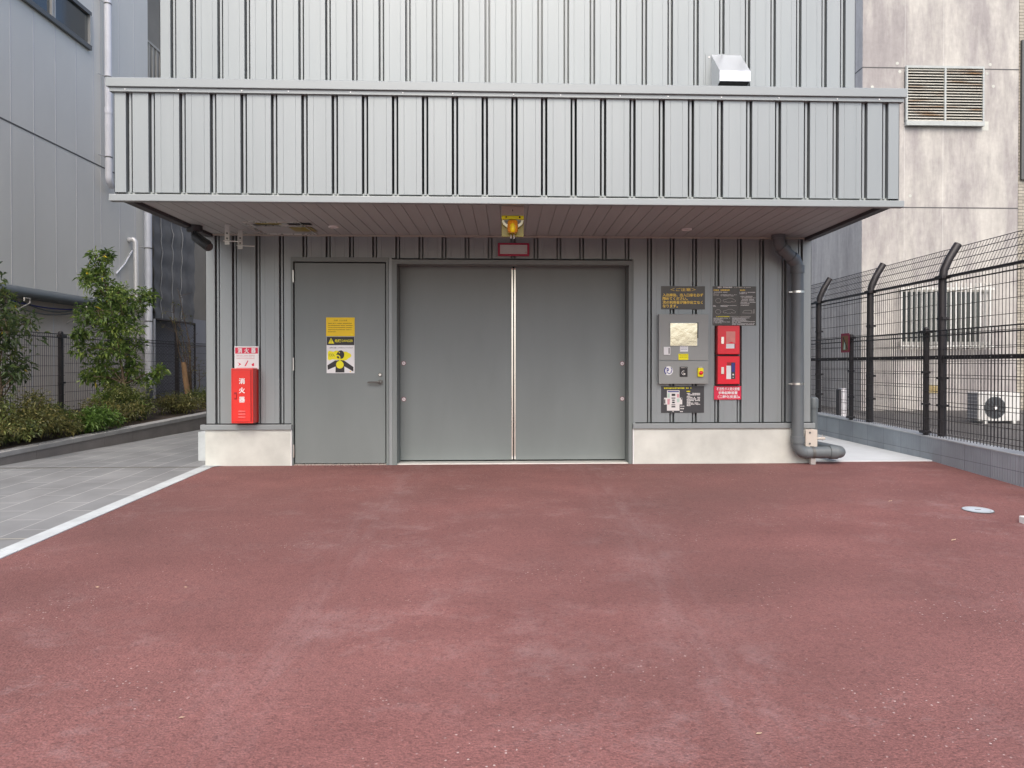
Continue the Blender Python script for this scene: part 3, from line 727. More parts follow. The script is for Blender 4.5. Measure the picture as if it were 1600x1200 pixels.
# extinguisher box
EY = -.17
x0, z1 = at(361, 575.5, EY); x1, z0 = at(395.5, 661.5, EY)
xb = thing('extinguisher_box', ((x0+x1)/2, EY/2, z0), 'red fire extinguisher box on the wall left of the grey door', 'fire extinguisher box')
mb = MB(); mb.box(x0, x1, EY, -.001, z0, z1, M['red']); bd = mb.build('cabinet', xb, bevel=.006)
mb = MB(); mb.box(x0+.014, x1-.014, EY-.0015, EY-.0002, z0+.014, z1-.014, M['red_dark']); mb.box(x0+.018, x1-.022, EY-.007, EY-.0016, z0+.018, z1-.018, M['red'])
dlf = mb.build('door', xb, bevel=.002)
hz0, hz1 = at(367, 624, EY)[1], at(367, 613, EY)[1]; hx0 = at(366, 620, EY)[0]
mb = MB(); mb.box(hx0, hx0+.03, EY-.0085, EY-.0071, hz0, hz1, M['red_dark']); mb.box(hx0+.006, hx0+.024, EY-.018, EY-.0086, hz0+.01, hz1-.02, M['red']); mb.build('handle', dlf, bevel=.002)
mb = MB(); cx_ = at(378.2, 600, EY)[0]
for ch, v in (('消', 595.5), ('火', 610), ('器', 624.5)):
    zc = at(378, v, EY)[1]; text(mb, ch, cx_-.029, cx_+.029, zc-.029, zc+.029, EY-.0078, M['white'], .012, 2)
mb.build('lettering', dlf)
mb = MB()
for v in (642.5, 647, 651.5):
    zc = at(378, v, EY)[1]; mb.prism([(EY-.007, zc-.008), (EY-.015, zc-.006), (EY-.007, zc+.006)], 'x', cx_-.035, cx_+.035, M['red'])
mb.build('vent', dlf)
# sign over it
x0, z1 = at(366.5, 541, -.03); x1, z0 = at(404.5, 577, -.03)
sg = thing('extinguisher_sign', ((x0+x1)/2, -.03, z0), 'white and red fire extinguisher sign standing above the red box', 'sign')
mb = MB(); mb.box(x0, x1, -.034, -.030, z0, z1, M['white']); mb.box(x0+.06, x1-.06, -.0298, -.001, z0+.05, z1-.05, M['steel']); mb.build('plate', sg)
zz = lambda v: at(385, v, -.034)[1]
mb = MB(); mb.box(x0+.008, x1-.008, -.0348, -.0342, zz(552.5), zz(543), M['red_sign'])
xa, xb_ = x0+.02, x1-.02; cw = (xb_-xa)/3
for k, ch in enumerate('消火器'): text(mb, ch, xa+cw*k+.012, xa+cw*(k+1)-.012, zz(551.8), zz(543.8), -.0354, M['white'], .012, 2)
rows(mb, x0+.02, x1-.04, zz(562), zz(555), 3, -.0348, M['pink'], .4)
for px_, pts in ((371, [(0, 0), (6, 3), (1, 6), (3, 3)]), (382, [(0, 6), (5, -3), (6, -2), (2, 6)]), (393, [(0, 3), (4, 1), (4, 6), (1, 6)])):
    mb.prism([(at(px_+a, 566+b2, -.0348)[0], zz(566+b2)) for a, b2 in pts], 'y', -.0352, -.0343, M['red_sign'])
mb.box(x0+.02, x1-.02, -.0348, -.0342, zz(576), zz(574.5), M['pink'])
mb.build('print', sg)

# ---------------- signs on the service door
DYF = .003
def sheet_sign(name, u0, u1, v0, v1, y, th, mat, label, cat='sign'):
    x0, z1 = at(u0, v0, y-th); x1, z0 = at(u1, v1, y-th)
    t = thing(name, ((x0+x1)/2, y, z0), label, cat)
    mb = MB(); mb.box(x0, x1, y-th, y, z0, z1, mat); mb.build('plate', t)
    nx = lambda a: x0+(x1-x0)*a
    nz = lambda b2: z1-(z1-z0)*b2
    return t, nx, nz, y-th-.0006
t, nx, nz, fy = sheet_sign('notice_sign', 509.5, 554.2, 496, 525.3, DYF, .0016, M['yellow'], 'yellow notice with small print on the grey service door')
mb = MB()
text(mb, '危険  CO2注意', nx(.27), nx(.74), nz(.20), nz(.12), fy, M['ink'], .004)
rows(mb, nx(.07), nx(.93), nz(.86), nz(.30), 5, fy, M['ink'], .34, [.97, 1, .99, .95, .33])
mb.disc((nx(.9), nz(.9)), .008, fy, fy+.0005, M['lemon'], 8)
mb.build('print', t)
t, nx, nz, fy = sheet_sign('danger_sign', 510.2, 554, 525.8, 583, DYF, .0018, M['white'], 'black, white and yellow gas DANGER sign with choking figure')
PXW = 43.8; PZH = 57.2
q = lambda X, Yp: (nx((X-187)/(592-187)), nz((Yp-422)/(945-422)))       # traced in a 1200 px enlargement of the sign
def poly(mb, pts, y, mat, th=.0005): mb.prism([q(*p) for p in pts], 'y', y, y+th, mat)
mb = MB()
poly(mb, [(190, 425), (589, 425), (589, 545), (190, 545)], fy, M['black'])
poly(mb, [(252, 442), (212, 522), (298, 522)], fy-.0007, M['lemon']); poly(mb, [(247, 466), (259, 466), (256, 498), (250, 498)], fy-.0014, M['black']); poly(mb, [(249, 504), (257, 504), (257, 512), (249, 512)], fy-.0014, M['black'])
a, b2 = q(306, 505), q(398, 462); text(mb, '危険', a[0], b2[0], a[1], b2[1], fy-.0007, M['lemon'], .012, 1)
a, b2 = q(408, 500), q(570, 466); text(mb, 'DANGER', a[0], b2[0], a[1], b2[1], fy-.0007, M['lemon'], .004)
a, b2 = q(222, 592), q(330, 574); text(mb, '二酸化炭素', a[0], b2[0], a[1], b2[1], fy, M['black'], .01)
a, b2 = q(345, 590), q(568, 576); text(mb, 'CARBON DIOXIDE', a[0], b2[0], a[1], b2[1], fy, M['black'], .0)
poly(mb, [(205, 640), (225, 625), (258, 632), (290, 640), (318, 622), (345, 626), (440, 640), (470, 636), (500, 652), (535, 668), (547, 700), (528, 722), (500, 735), (478, 758), (445, 764), (300, 752), (270, 746), (235, 762), (205, 752)], fy, M['lemon'])
a, b2 = q(220, 705), q(292, 668); text(mb, 'CO', a[0], b2[0], a[1], b2[1], fy-.0007, M['black'], .0)
a, b2 = q(294, 706), q(306, 688); text(mb, '2', a[0], b2[0], a[1], b2[1], fy-.0007, M['black'], -.005)
hd = [(325, 684), (348, 645), (372, 624), (400, 618), (428, 634), (443, 668), (440, 706), (424, 732), (398, 742), (384, 734), (388, 712), (370, 690), (350, 682)]
poly(mb, hd, fy-.0007, M['black']); poly(mb, [(338, 704), (356, 700), (372, 718), (374, 736), (350, 734), (334, 722)], fy-.0007, M['black'])
mb.disc(q(372, 652), .006, fy-.0018, fy-.0012, M['lemon'], 10)
poly(mb, [(315, 935), (318, 850), (204, 898), (199, 832), (312, 764), (372, 760), (380, 774), (392, 760), (440, 764), (577, 858), (575, 922), (443, 848), (445, 935)], fy-.0004, M['black'])
c = q(380, 825); mb.disc(c, (q(436, 825)[0]-q(380, 825)[0]), fy-.0016, fy-.001, M['lemon'], 24)
poly(mb, [(370, 738), (390, 738), (388, 780), (372, 780)], fy-.0011, M['lemon'])
poly(mb, [(524, 916), (538, 916), (538, 930), (524, 930)], fy, M['yellow'])
mb.build('print', t)

# round no-touch stickers beside the double doors
def sticker(x, y, z, label):
    t = thing('round_sticker', (x, y, z), label, 'sticker', 'round prohibition stickers on the double doors')
    mb = MB(); mb.disc((x, z), .0245, y-.0012, y, M['maroon'], 20); mb.build('border', t)
    mb = MB(); mb.disc((x, z), .0195, y-.0022, y-.0013, M['white'], 20); mb.build('face', t)
    mb = MB(); mb.prism([(x-.008, z+.004), (x-.003, z+.009), (x+.009, z-.004), (x+.004, z-.009)], 'y', y-.0030, y-.0023, M['pink']); mb.build('print', t)
for u, v, lab in ((630.8, 567.5, 'upper round no-touch sticker on the left door leaf'), (631, 623.8, 'lower round no-touch sticker on the left door leaf'),
                  (972.2, 568, 'upper round no-touch sticker on the right door leaf'), (972.2, 623, 'lower round no-touch sticker on the right door leaf')):
    x, z = at(u, v, YD); sticker(x, YD-.001, z, lab)

# ---------------- control panel
CY = -.075
x0, z1 = at(1030, 491, CY); x1, z0 = at(1106.5, 599.5, CY)
zs_ = at(1068, 563.5, CY)[1]
cp = thing('control_panel', ((x0+x1)/2, CY/2, z0), 'grey wall-mounted control panel with screen, emblem and emergency button', 'control panel')
mb = MB(); mb.box(x0, x1, CY+.012, -.001, z0, z1, M['trim']); mb.build('casing', cp, bevel=.003)
mb = MB(); mb.box(x0-.002, x1+.002, CY, CY+.0115, zs_+.004, z1+.002, M['panel']); up_ = mb.build('door', cp, bevel=.003)
mb = MB(); mb.box(x0-.002, x1+.002, CY, CY+.0115, z0-.002, zs_-.006, M['panel']); lo_ = mb.build('lower_cover', cp, bevel=.003)
n2 = lambda u, v: at(u, v, CY)
a, b2 = n2(1046, 541), n2(1091.5, 503.5)
mb = MB(); mb.box(a[0], b2[0], CY-.004, CY-.0002, a[1], b2[1], M['trim']); mb.box(n2(1088, 0)[0], b2[0]-.004, CY-.0046, CY-.0041, n2(0, 527)[1], b2[1]-.004, M['dark']); mb.build('screen_bezel', up_, bevel=.002)  # dark strip paints the shade in the bezel recess, upper right
a, b2 = n2(1047, 540.3), n2(1089, 505)
mb = MB(); mb.box(a[0], b2[0], CY-.012, CY-.0047, a[1], b2[1], M['screen']); mb.build('screen', up_)
a, b2 = n2(1037, 554.5), n2(1047, 542)
mb = MB(); mb.box(a[0], b2[0], CY-.012, CY-.0002, a[1], b2[1], M['white']); mb.box(b2[0]-.018, b2[0]-.008, CY-.013, CY-.0121, a[1]+.012, b2[1]-.010, M['dark_trim']); mb.build('latch', up_, bevel=.003)
a, b2 = n2(1062.5, 549.5), n2(1075, 540.5)
mb = MB(); mb.box(a[0], b2[0], CY-.0012, CY-.0002, a[1], b2[1], M['white']); rows(mb, a[0]+.008, b2[0]-.008, a[1]+.01, b2[1]-.006, 3, CY-.0018, M['blue'], .25); mb.build('white_sticker', up_)
a, b2 = n2(1060, 562.3), n2(1075.5, 552.8)
mb = MB(); mb.box(a[0], b2[0], CY-.0012, CY-.0002, a[1], b2[1], M['lemon']); rows(mb, a[0]+.01, b2[0]-.01, a[1]+.012, b2[1]-.006, 3, CY-.0018, M['ink'], .25); mb.build('yellow_sticker', up_)
ex, ez = n2(1044.6, 579.2)
mb = MB(); mb.disc((ex, ez), .047, CY-.0015, CY-.0002, M['white'], 28)
def arc(cx, cz, r0, r1, a0, a1, n=14):
    A = [R(a0+(a1-a0)*k/n) for k in range(n+1)]
    return [(cx+r1*math.cos(t_), cz+r1*math.sin(t_)) for t_ in A]+[(cx+r0*math.cos(t_), cz+r0*math.sin(t_)) for t_ in A[::-1]]
mb.prism(arc(ex, ez, .036, .047, 125, 232), 'y', CY-.0024, CY-.0016, M['blue'])
mb.prism(arc(ex+.010, ez+.010, .022, .030, -60, 60), 'y', CY-.0024, CY-.0016, M['blue'])
text(mb, 'P', ex-.020, ex+.004, ez-.026, ez+.028, CY-.0024, M['blue'], .03)
mb.prism([(ex-.006, ez-.018), (ex+.004, ez-.028), (ex+.034, ez-.014), (ex+.032, ez-.022), (ex+.004, ez-.037), (ex-.012, ez-.024)], 'y', CY-.0024, CY-.0016, M['blue'])
mb.build('emblem', lo_)
a, b2 = n2(1062, 588.8), n2(1074.2, 573)
mb = MB(); mb.box(a[0], b2[0], CY-.006, CY-.0002, a[1], b2[1], M['black']); ks = mb.build('key_switch', lo_, bevel=.002)
kx, kz = (a[0]+b2[0])/2, a[1]+.042
mb = MB(); mb.prism(arc(kx, kz, .018, .023, 70, 330), 'y', CY-.0075, CY-.0062, M['wtext']); mb.prism([(kx-.006, kz+.004), (kx+.018, kz-.010), (kx+.012, kz-.018), (kx-.010, kz-.002)], 'y', CY-.009, CY-.0062, M['alu'])
rows(mb, a[0]+.01, b2[0]-.01, b2[1]-.022, b2[1]-.006, 1, CY-.0068, M['gtext'], .5); mb.build('key_dial', ks)
a, b2 = n2(1089.5, 588.5), n2(1098, 575)
mb = MB(); mb.box(a[0], b2[0], CY-.03, CY-.0002, a[1], b2[1], M['lemon']); mb.box(a[0]+.012, b2[0]-.008, CY-.022, CY-.0002, b2[1]+.0005, b2[1]+.014, M['gtext']); eb = mb.build('emergency_button', lo_, bevel=.004)
mb = MB(); cxx, czz = (a[0]+b2[0])/2, (a[1]+b2[1])/2-.004
mb.lathe([(.0, -.026), (.016, -.025), (.021, -.018), (.019, -.008), (.012, 0)], (cxx, CY-.030, czz), M['red2'], 18, 'y'); mb.build('push_knob', eb)

# ---------------- sign above the control panel
t, nx, nz, fy = sheet_sign('caution_sign', 1033, 1101.5, 447, 483.5, -.001, .004, M['sign_dark'], 'dark sign with amber Japanese lettering above the control panel')
mb = MB()
text(mb, '＜ご注意＞', nx(.21), nx(.79), nz(.215), nz(.08), fy, M['ytext'], .008, 1)
for i, (line, frac) in enumerate((('入出庫後、出入口扉を必ず', .955), ('閉めてください。', .60), ('次の利用者が操作出来なく', .945), ('なります。', .375))):
    zt = .315+i*.158
    text(mb, line, nx(.035), nx(frac), nz(zt+.138), nz(zt), fy, M['ytext'], .014, 2)
mb.build('lettering', t)

# ---------------- operating instructions
t, nx, nz, fy = sheet_sign('instruction_sign', 1113.7, 1181.5, 447.2, 508.7, -.001, .004, M['sign_dark'], 'dark instruction plate full of small white diagrams above the red boxes')
B = lambda X, Yp: (nx((X-188)/(1080-188)), nz((Yp-228)/(1050-228)))
mb = MB(); rr = random.Random(11)
def brow(X0, X1, Y0, Y1, n, mat, fill=.6, ends=None):
    a, c2 = B(X0, Y1), B(X1, Y0); rows(mb, a[0], c2[0], a[1], c2[1], n, fy, mat, fill, ends, rr)
brow(290, 585, 236, 268, 1, M['wtext'], .95); brow(610, 975, 243, 266, 1, M['gtext'], .8)
brow(205, 545, 295, 328, 1, M['ytext'], .9); brow(750, 850, 295, 328, 1, M['ytext'], .9)
brow(215, 500, 342, 366, 1, M['wtext'], .8); brow(200, 320, 375, 440, 3, M['gtext'], .5); brow(350, 680, 400, 445, 2, M['wtext'], .6, [1, .8])
brow(195, 250, 625, 665, 2, M['wtext'], .7); brow(350, 680, 622, 668, 2, M['wtext'], .65, [1, .45])
brow(735, 1070, 345, 400, 2, M['wtext'], .7, [1, .45]); brow(760, 1065, 430, 650, 7, M['wtext'], .5, [.8, 1, .9, .95, 1, .6, .55])
brow(225, 530, 855, 878, 1, M['lemon'], .8); brow(545, 975, 856, 872, 1, M['gtext'], .7)
brow(205, 545, 890, 1010, 6, M['wtext'], .6, [1, .6, .55, .6, 1, .5]); brow(585, 1060, 885, 1045, 8, M['wtext'], .6, [.75, .6, .6, .7, 1, .4, .98, .95])
brow(1010, 1050, 715, 810, 4, M['gtext'], .5)
def loop(pts, wd, mat):
    n = len(pts)
    for i in range(n):
        a, c2 = Vector(pts[i]), Vector(pts[(i+1) % n]); d = c2-a
        if d.length < 1e-6: continue
        p = Vector((-d.y, d.x)).normalized()*wd
        mb.prism([tuple(a-p), tuple(c2-p), tuple(c2+p), tuple(a+p)], 'y', fy, fy+.0004, mat)
for Y0 in (530, 762):
    loop([B(245+55*(1+math.cos(k*math.pi/6)), Y0+48*math.sin(k*math.pi/6)) for k in range(12)], .0014, M['gtext'])
    loop([B(x, y+Y0-762) for x, y in ((400, 770), (405, 745), (470, 730), (510, 710), (580, 712), (620, 735), (655, 755), (650, 785), (600, 790), (580, 770), (560, 792), (480, 795), (455, 775), (440, 795))], .0014, M['gtext'])
loop([B(x, y) for x, y in ((800, 785), (820, 745), (860, 730), (980, 730), (990, 790))], .0014, M['gtext'])
loop([B(725, 280), B(728, 860)], .0010, M['gtext']); loop([B(190, 612), B(720, 612)], .0010, M['gtext'])
mb.build('print', t)

# ---------------- floor-plan plate
t, nx, nz, fy = sheet_sign('guide_sign', 1033.1, 1100, 603.3, 645, -.001, .004, M['sign_grey'], 'charcoal plate with a pale vehicle diagram below the control panel')
D = lambda X, Yp: (nx((X-210)/(1280-210)), nz((Yp-135)/(800-135)))
mb = MB()
def drow(X0, X1, Y0, Y1, n, mat, fill=.7, ends=None):
    a, c2 = D(X0, Y1), D(X1, Y0); rows(mb, a[0], c2[0], a[1], c2[1], n, fy, mat, fill, ends, rr)
drow(280, 960, 168, 208, 1, M['lemon'], .9); drow(845, 950, 250, 285, 1, M['lemon'], .9)
def dpoly(pts, y, mat): mb.prism([D(*p) for p in pts], 'y', y, y+.0004, mat)
dpoly([(355, 240), (668, 240), (668, 425), (735, 425), (735, 590), (668, 590), (668, 745), (355, 745), (355, 590), (280, 590), (280, 425), (355, 425)], fy, M['wtext'])
dpoly([(375, 258), (650, 258), (650, 285), (375, 285)], fy-.0007, M['blue'])
dpoly([(362, 460), (430, 450), (420, 590), (366, 595)], fy-.0007, M['pink']); dpoly([(600, 445), (665, 440), (665, 530), (610, 540)], fy-.0007, M['lightgreen'])
dpoly([(600, 330), (655, 330), (655, 420), (605, 420)], fy-.0007, M['pink']); dpoly([(370, 310), (420, 310), (425, 420), (365, 420)], fy-.0007, M['lightgreen'])
dpoly([(285, 470), (300, 450), (315, 470), (315, 570), (285, 570)], fy-.0007, M['sign_grey']); dpoly([(700, 430), (730, 430), (730, 470), (705, 470)], fy-.0007, M['sign_grey'])
for y0, y1, h in ((325, 380, 45), (420, 445, 48), (470, 500, 32), (520, 560, 34), (590, 610, 48), (630, 665, 48)):
    dpoly([(515-h, y0), (515+h, y0), (515+h, y1), (515-h, y1)], fy-.0007, M['black'])
dpoly([(490, 755), (525, 755), (508, 790)], fy, M['wtext'])
drow(690, 785, 622, 655, 1, M['wtext'], .9); drow(690, 785, 680, 715, 1, M['wtext'], .9); drow(680, 750, 755, 785, 1, M['wtext'], .9)
drow(850, 1180, 305, 370, 2, M['wtext'], .9); drow(850, 940, 375, 640, 7, M['wtext'], .85); drow(940, 1180, 405, 515, 3, M['wtext'], .85); drow(945, 1180, 545, 605, 2, M['wtext'], .85)
mb.build('print', t)

# ---------------- two red release boxes
def release_box(v0, v1, label, kind):
    RY = -.07
    x0, z1 = at(1121.8, v0, RY); x1, z0 = at(1155.5, v1, RY)
    t = thing('release_box', ((x0+x1)/2, 0, z0), label, 'alarm box', 'red gas release boxes')
    mb = MB(); mb.box(x0-.006, x1+.008, RY+.008, -.001, z0-.004, z1+.002, M['red_dark']); mb.box(x0-.012, x1+.01, -.03, -.0012, z0-.018, z0-.006, M['dark_trim']); mb.build('cabinet', t, bevel=.003)
    mb = MB(); mb.box(x0, x1, RY, RY+.0075, z0, z1, M['red2']); d = mb.build('door', t, bevel=.003)
    nx = lambda a: x0+(x1-x0)*a
    nz = lambda b2: z1-(z1-z0)*b2
    mb = MB(); mb.box(nx(.14), nx(.27), RY-.012, RY-.0002, nz(.64), nz(.39), M['alu']); mb.build('latch', d, bevel=.002)
    mb = MB()
    if kind == 0:
        mb.box(nx(.38), nx(.80), RY-.0022, RY-.0002, nz(.62), nz(.20), M['pale_red']); mb.box(nx(.38), nx(.76), RY-.0022, RY-.0002, nz(.80), nz(.635), M['white'])
        mb.box(nx(.76), nx(.80), RY-.0022, RY-.0002, nz(.80), nz(.635), M['maroon']); mb.prism([(nx(.45), nz(.62)), (nx(.62), nz(.56)), (nx(.78), nz(.62))], 'y', RY-.0032, RY-.0023, M['red2'])
    else:
        mb.box(nx(.39), nx(.60), RY-.0022, RY-.0002, nz(.82), nz(.34), M['white']); mb.box(nx(.605), nx(.80), RY-.0022, RY-.0002, nz(.82), nz(.22), M['sign_grey'])
        mb.box(nx(.63), nx(.77), RY-.003, RY-.0023, nz(.56), nz(.25), M['blue']); mb.disc((nx(.70), nz(.66)), .009, RY-.004, RY-.0023, M['white'], 12); mb.disc((nx(.70), nz(.76)), .006, RY-.004, RY-.0023, M['gtext'], 12)
        mb.box(nx(.41), nx(.60), RY-.0022, RY-.0002, nz(.335), nz(.22), M['red_dark'])
    mb.build('window', d)
release_box(509, 553.3, 'upper red release box, with a pale red window', 0)
release_box(556.6, 600, 'lower red release box, with white and blue-grey switches in its window', 1)
# red plate below
t, nx, nz, fy = sheet_sign('gas_sign', 1115.7, 1158, 603, 624.3, -.012, .003, M['red_sign'], 'small red plate with white Japanese lettering below the red boxes')
mb = MB()
text(mb, '不活性ガス消火設備', nx(.09), nx(.94), nz(.34), nz(.10), fy, M['white'], .012, 1)
text(mb, '手動起動装置', nx(.16), nx(.86), nz(.62), nz(.40), fy, M['white'], .012, 2)
text(mb, '（二酸化炭素）', nx(.14), nx(.88), nz(.91), nz(.68), fy, M['white'], .012, 1)
mb.disc((nx(.92), nz(.83)), .008, fy, fy+.0005, M['white'], 8)
mb.build('lettering', t)

# ---------------- drain pipe
PYY = -.115
r_ = .062
ax, _ = at(1213, 372, PYY); bx_, bz_ = at(1246, 412, PYY)
zbot = at(1248, 707, PYY)[1]
dp = thing('drain_pipe', (bx_, PYY, 0), 'grey drain pipe bending down beside the wall corner and out along the ground', 'pipe')
ya, yb = PYY-.06, PYY
def bend(p, a, b2, rad, n=6):
    """points rounding corner p between a and b2"""
    p, a, b2 = Vector(p), Vector(a), Vector(b2); u = (a-p).normalized()*rad; v = (b2-p).normalized()*rad
    return [p+u*(1-t_)**2+v*t_**2 for t_ in [k/n for k in range(n+1)]]
A0 = (ax, ya, ZS-.002); A1 = (ax+.006, ya, at(1213, 383, ya)[1]); A2 = (bx_, yb, at(1245, 412, yb)[1]); A3 = (bx_+.01, yb, zbot)
xh = at(1316, 707, PYY)[0]
A4 = (xh, PYY, zbot); A5 = (xh-.16, 1.6, .13)
path = [Vector(A0)]+bend(A1, A0, A2, .05)+bend(A2, A1, A3, .05)+bend(A3, A2, A4, .10, 8)+bend(A4, A3, A5, .085, 8)+[Vector(A5)]
mb = MB(); mb.tube(path, r_, M['pvc'], 20); pipe = mb.build('pipe', dp)
def sleeve(p, q_, r2, nm='collar', mat=None, par=None):
    mb = MB(); mb.tube([p, q_], r2, mat or M['pvc'], 20); mb.build(nm, par or dp)
V = Vector
sleeve(V((bx_, yb, A2[2]-.10)), V((bx_, yb, A2[2]-.02)), r_+.009)
d_ = (V(A2)-V(A1)).normalized()
sleeve(V(A2)-d_*.10, V(A2)-d_*.03, r_+.009); sleeve(V(A1)+d_*.03, V(A1)+d_*.10, r_+.009); sleeve(V(A0), V(A0)-V((0, 0, .04)), r_+.009)
sleeve(V((bx_+.01, yb, zbot+.10)), V((bx_+.01, yb, zbot+.17)), r_+.010)
sleeve(V((bx_+.09, yb, zbot)), V((bx_+.12, yb, zbot)), r_+.004); sleeve(V((xh-.14, yb, zbot)), V((xh-.06, yb, zbot)), r_+.010)
for v in (455.5, 600):
    zc = at(1246, v, PYY-.06)[1]
    mb = MB(); mb.tube([(bx_+.004, yb, zc-.011), (bx_+.004, yb, zc+.011)], r_+.004, M['alu'], 20); mb.box(bx_-.09, bx_-.06, yb-.01, yb+.01, zc-.004, zc+.004, M['alu']); mb.box(bx_-.012, bx_+.02, yb+.06, -.001, zc-.012, zc+.012, M['alu'])
    mb.build('clamp', dp)
xq = at(1269, 707, PYY)[0]
mb = MB(); mb.tube([(xq-.012, PYY, zbot), (xq+.018, PYY, zbot)], r_+.004, M['frame_grey'], 20); mb.box(xq-.02, xq+.03, PYY-.02, PYY+.03, .0, zbot-.055, M['steel']); mb.build('floor_clamp', dp)
# capped riser further back
cx2, cz2 = at(1271, 620, .75)
cr_ = thing('capped_riser', (cx2, .75, 0), 'short capped grey riser pipe behind the wall corner', 'pipe')
mb = MB(); mb.tube([(cx2, .75, .0), (cx2, .75, cz2-.06)], .05, M['pvc'], 10); mb.build('pipe', cr_)
mb = MB(); mb.lathe([(.057, -.13), (.057, -.03), (.05, -.012), (.03, -.002), (0, 0)], (cx2, .75, cz2), M['pvc'], 10); mb.build('cap', cr_)
# junction box at the corner
jx0, jz1 = at(1255, 670, .0); jx1, jz0 = at(1263.5, 698, .0)
jb = thing('junction_box', (jx1, .1, jz0), 'beige junction box fixed to the plinth corner behind the drain pipe', 'junction box')
mb = MB(); mb.box(W+.004, W+.016, -.05, .22, jz0, jz1, M['beige']); mb.box(W-.08, W+.016, -.062, -.0502, jz0, jz1, M['beige'])
for zc in (jz0+.04, jz1-.035): mb.disc((W-.035, zc), .011, -.068, -.0622, M['frame_grey'], 10)
mb.build('bracket', jb, bevel=.002)
mb = MB(); mb.box(W+.017, W+.075, .0, .17, jz0-.005, jz1-.01, M['beige']); mb.build('case', jb, bevel=.006)
mb = MB(); mb.tube([(W+.076, .13, jz0+.075), (W+.21, .13, jz0+.075)], .014, M['beige'], 10); mb.tube([(W+.185, .13, jz0+.05), (W+.185, .13, jz0+.115)], .006, M['steel'], 8); mb.build('spout', jb)

# ================================================================== left side
# planter
def pl_x(y): return -5.31+.07*y
pl = thing('planter_wall', (pl_x(2), 2, 0), 'low grey concrete planter wall along the tiled path', 'planter wall')
def pl_z(y): return max(.10, .135+.026*y)
ys = [-6+.6*k for k in range(28)]
mb = MB(); cap = MB(); so = MB()
for a, b2 in zip(ys[:-1], ys[1:]):
    b3 = b2-.004
    za, zb2 = pl_z(a)-.055, pl_z(b3)-.055
    fa, fb = a*S-.3 if a < 0 else -.3, b3*S-.3 if b3 < 0 else -.3
    xa, xb2 = pl_x(a), pl_x(b3)
    vs = [(xa, a, fa), (xb2, b3, fb), (xb2, b3, zb2), (xa, a, za), (xa-.14, a, fa), (xb2-.14, b3, fb), (xb2-.14, b3, zb2), (xa-.14, a, za)]
    mb.add(vs, [(0, 1, 2, 3), (5, 4, 7, 6), (3, 2, 6, 7), (4, 0, 3, 7), (1, 5, 6, 2)], M['curb_grey'])
    vs = [(xa+.012, a, za+.002), (xb2+.012, b3, zb2+.002), (xb2+.012, b3, zb2+.057), (xa+.012, a, za+.057), (xa-.15, a, za+.002), (xb2-.15, b3, zb2+.002), (xb2-.15, b3, zb2+.057), (xa-.15, a, za+.057)]
    cap.add(vs, [(0, 1, 2, 3), (5, 4, 7, 6), (3, 2, 6, 7), (4, 0, 3, 7), (1, 5, 6, 2), (0, 4, 5, 1)], M['curb_cap'])
mb.build('blocks', pl); cap.build('capstones', pl, bevel=.006)
xs0 = -7.7
so.add([(xs0, -6, .02), (pl_x(-6)-.13, -6, .02), (pl_x(10)-.13, 10, .34), (xs0, 10, .36)], [(0, 1, 2, 3)], M['soil']); structure(so, 'soil', base=(-6.5, 2, .1))
def soil_z(x, y): return .02+.02*(y+6)

# grey neighbouring building
XL = -7.62
gb = thing('grey_building', (XL, 0, 0), 'grey panelled building with strip windows beyond the left planter', 'building')
YE = at_x(232, 300, XL)[0]
ZJ = at_x(155, 259, XL)[1]
ZL = at_x(145, 475, XL)[1]
mb = MB()
mb.box(XL-6, XL, -8, YE, ZL+.02, 9.8, M['siding'])
mb.box(XL-6, XL-.06, -8, YE, -.2, ZL+.02, M['siding_low'])
mb.box(XL-6, XL-.3, YE+.01, YE+9, -.2, 2.19, M['siding_dark'])
for u in (18, 54, 88, 120, 147, 158, 187, 211):
    y = at_x(u, 300, XL)[0]
    mb.box(XL, XL+.003, y-.012, y+.012, ZL+.03, 9.8, M['sealant'])
    if u < 150: mb.box(XL-.06, XL-.057, y-.012, y+.012, -.1, ZL+.015, M['sealant'])
y = at_x(18, 300, XL)[0]
for k in range(1, 20): mb.box(XL, XL+.003, y-k*.56-.012, y-k*.56+.012, ZL+.03, 9.8, M['sealant']); mb.box(XL-.06, XL-.057, y-k*.56-.012, y-k*.56+.012, -.1, ZL+.015, M['sealant'])
for zj in (ZJ, ZJ+4.05): mb.box(XL+.001, XL+.0045, -8, YE, zj-.012, zj+.012, M['joint_dark'])
mb.build('wall', gb)
# strip window upper left
wy1, wz0 = at_x(143, 73, XL+.05); wy0 = at_x(30, 5, XL+.05)[0]; wz1 = at_x(143, 25, XL+.05)[1]
wym = at_x(84, 22, XL+.05)[0]
mb = MB(); fr = MB()
fr.box(XL+.001, XL+.06, -2, wy1, wz0-.07, wz0+.01, M['frame_grey']); fr.box(XL+.001, XL+.06, -2, wy1, wz1-.01, wz1+.06, M['frame_grey']); fr.box(XL+.001, XL+.06, wy1-.05, wy1+.02, wz0+.011, wz1-.011, M['frame_light'])
fr.box(XL+.001, XL+.055, wym-.045, wym-.012, wz0+.011, wz1-.011, M['frame_light']); fr.box(XL+.001, XL+.055, wym+.012, wym+.045, wz0+.011, wz1-.011, M['frame_light'])
wfr = fr.build('window', gb)
for a, b2 in ((-2, wym-.046), (wym+.046, wy1-.051)):
    mb = MB(); mb.box(XL+.004, XL+.012, a, b2, wz0+.011, wz1-.011, M['glass_dark']); mb.build('pane', wfr)
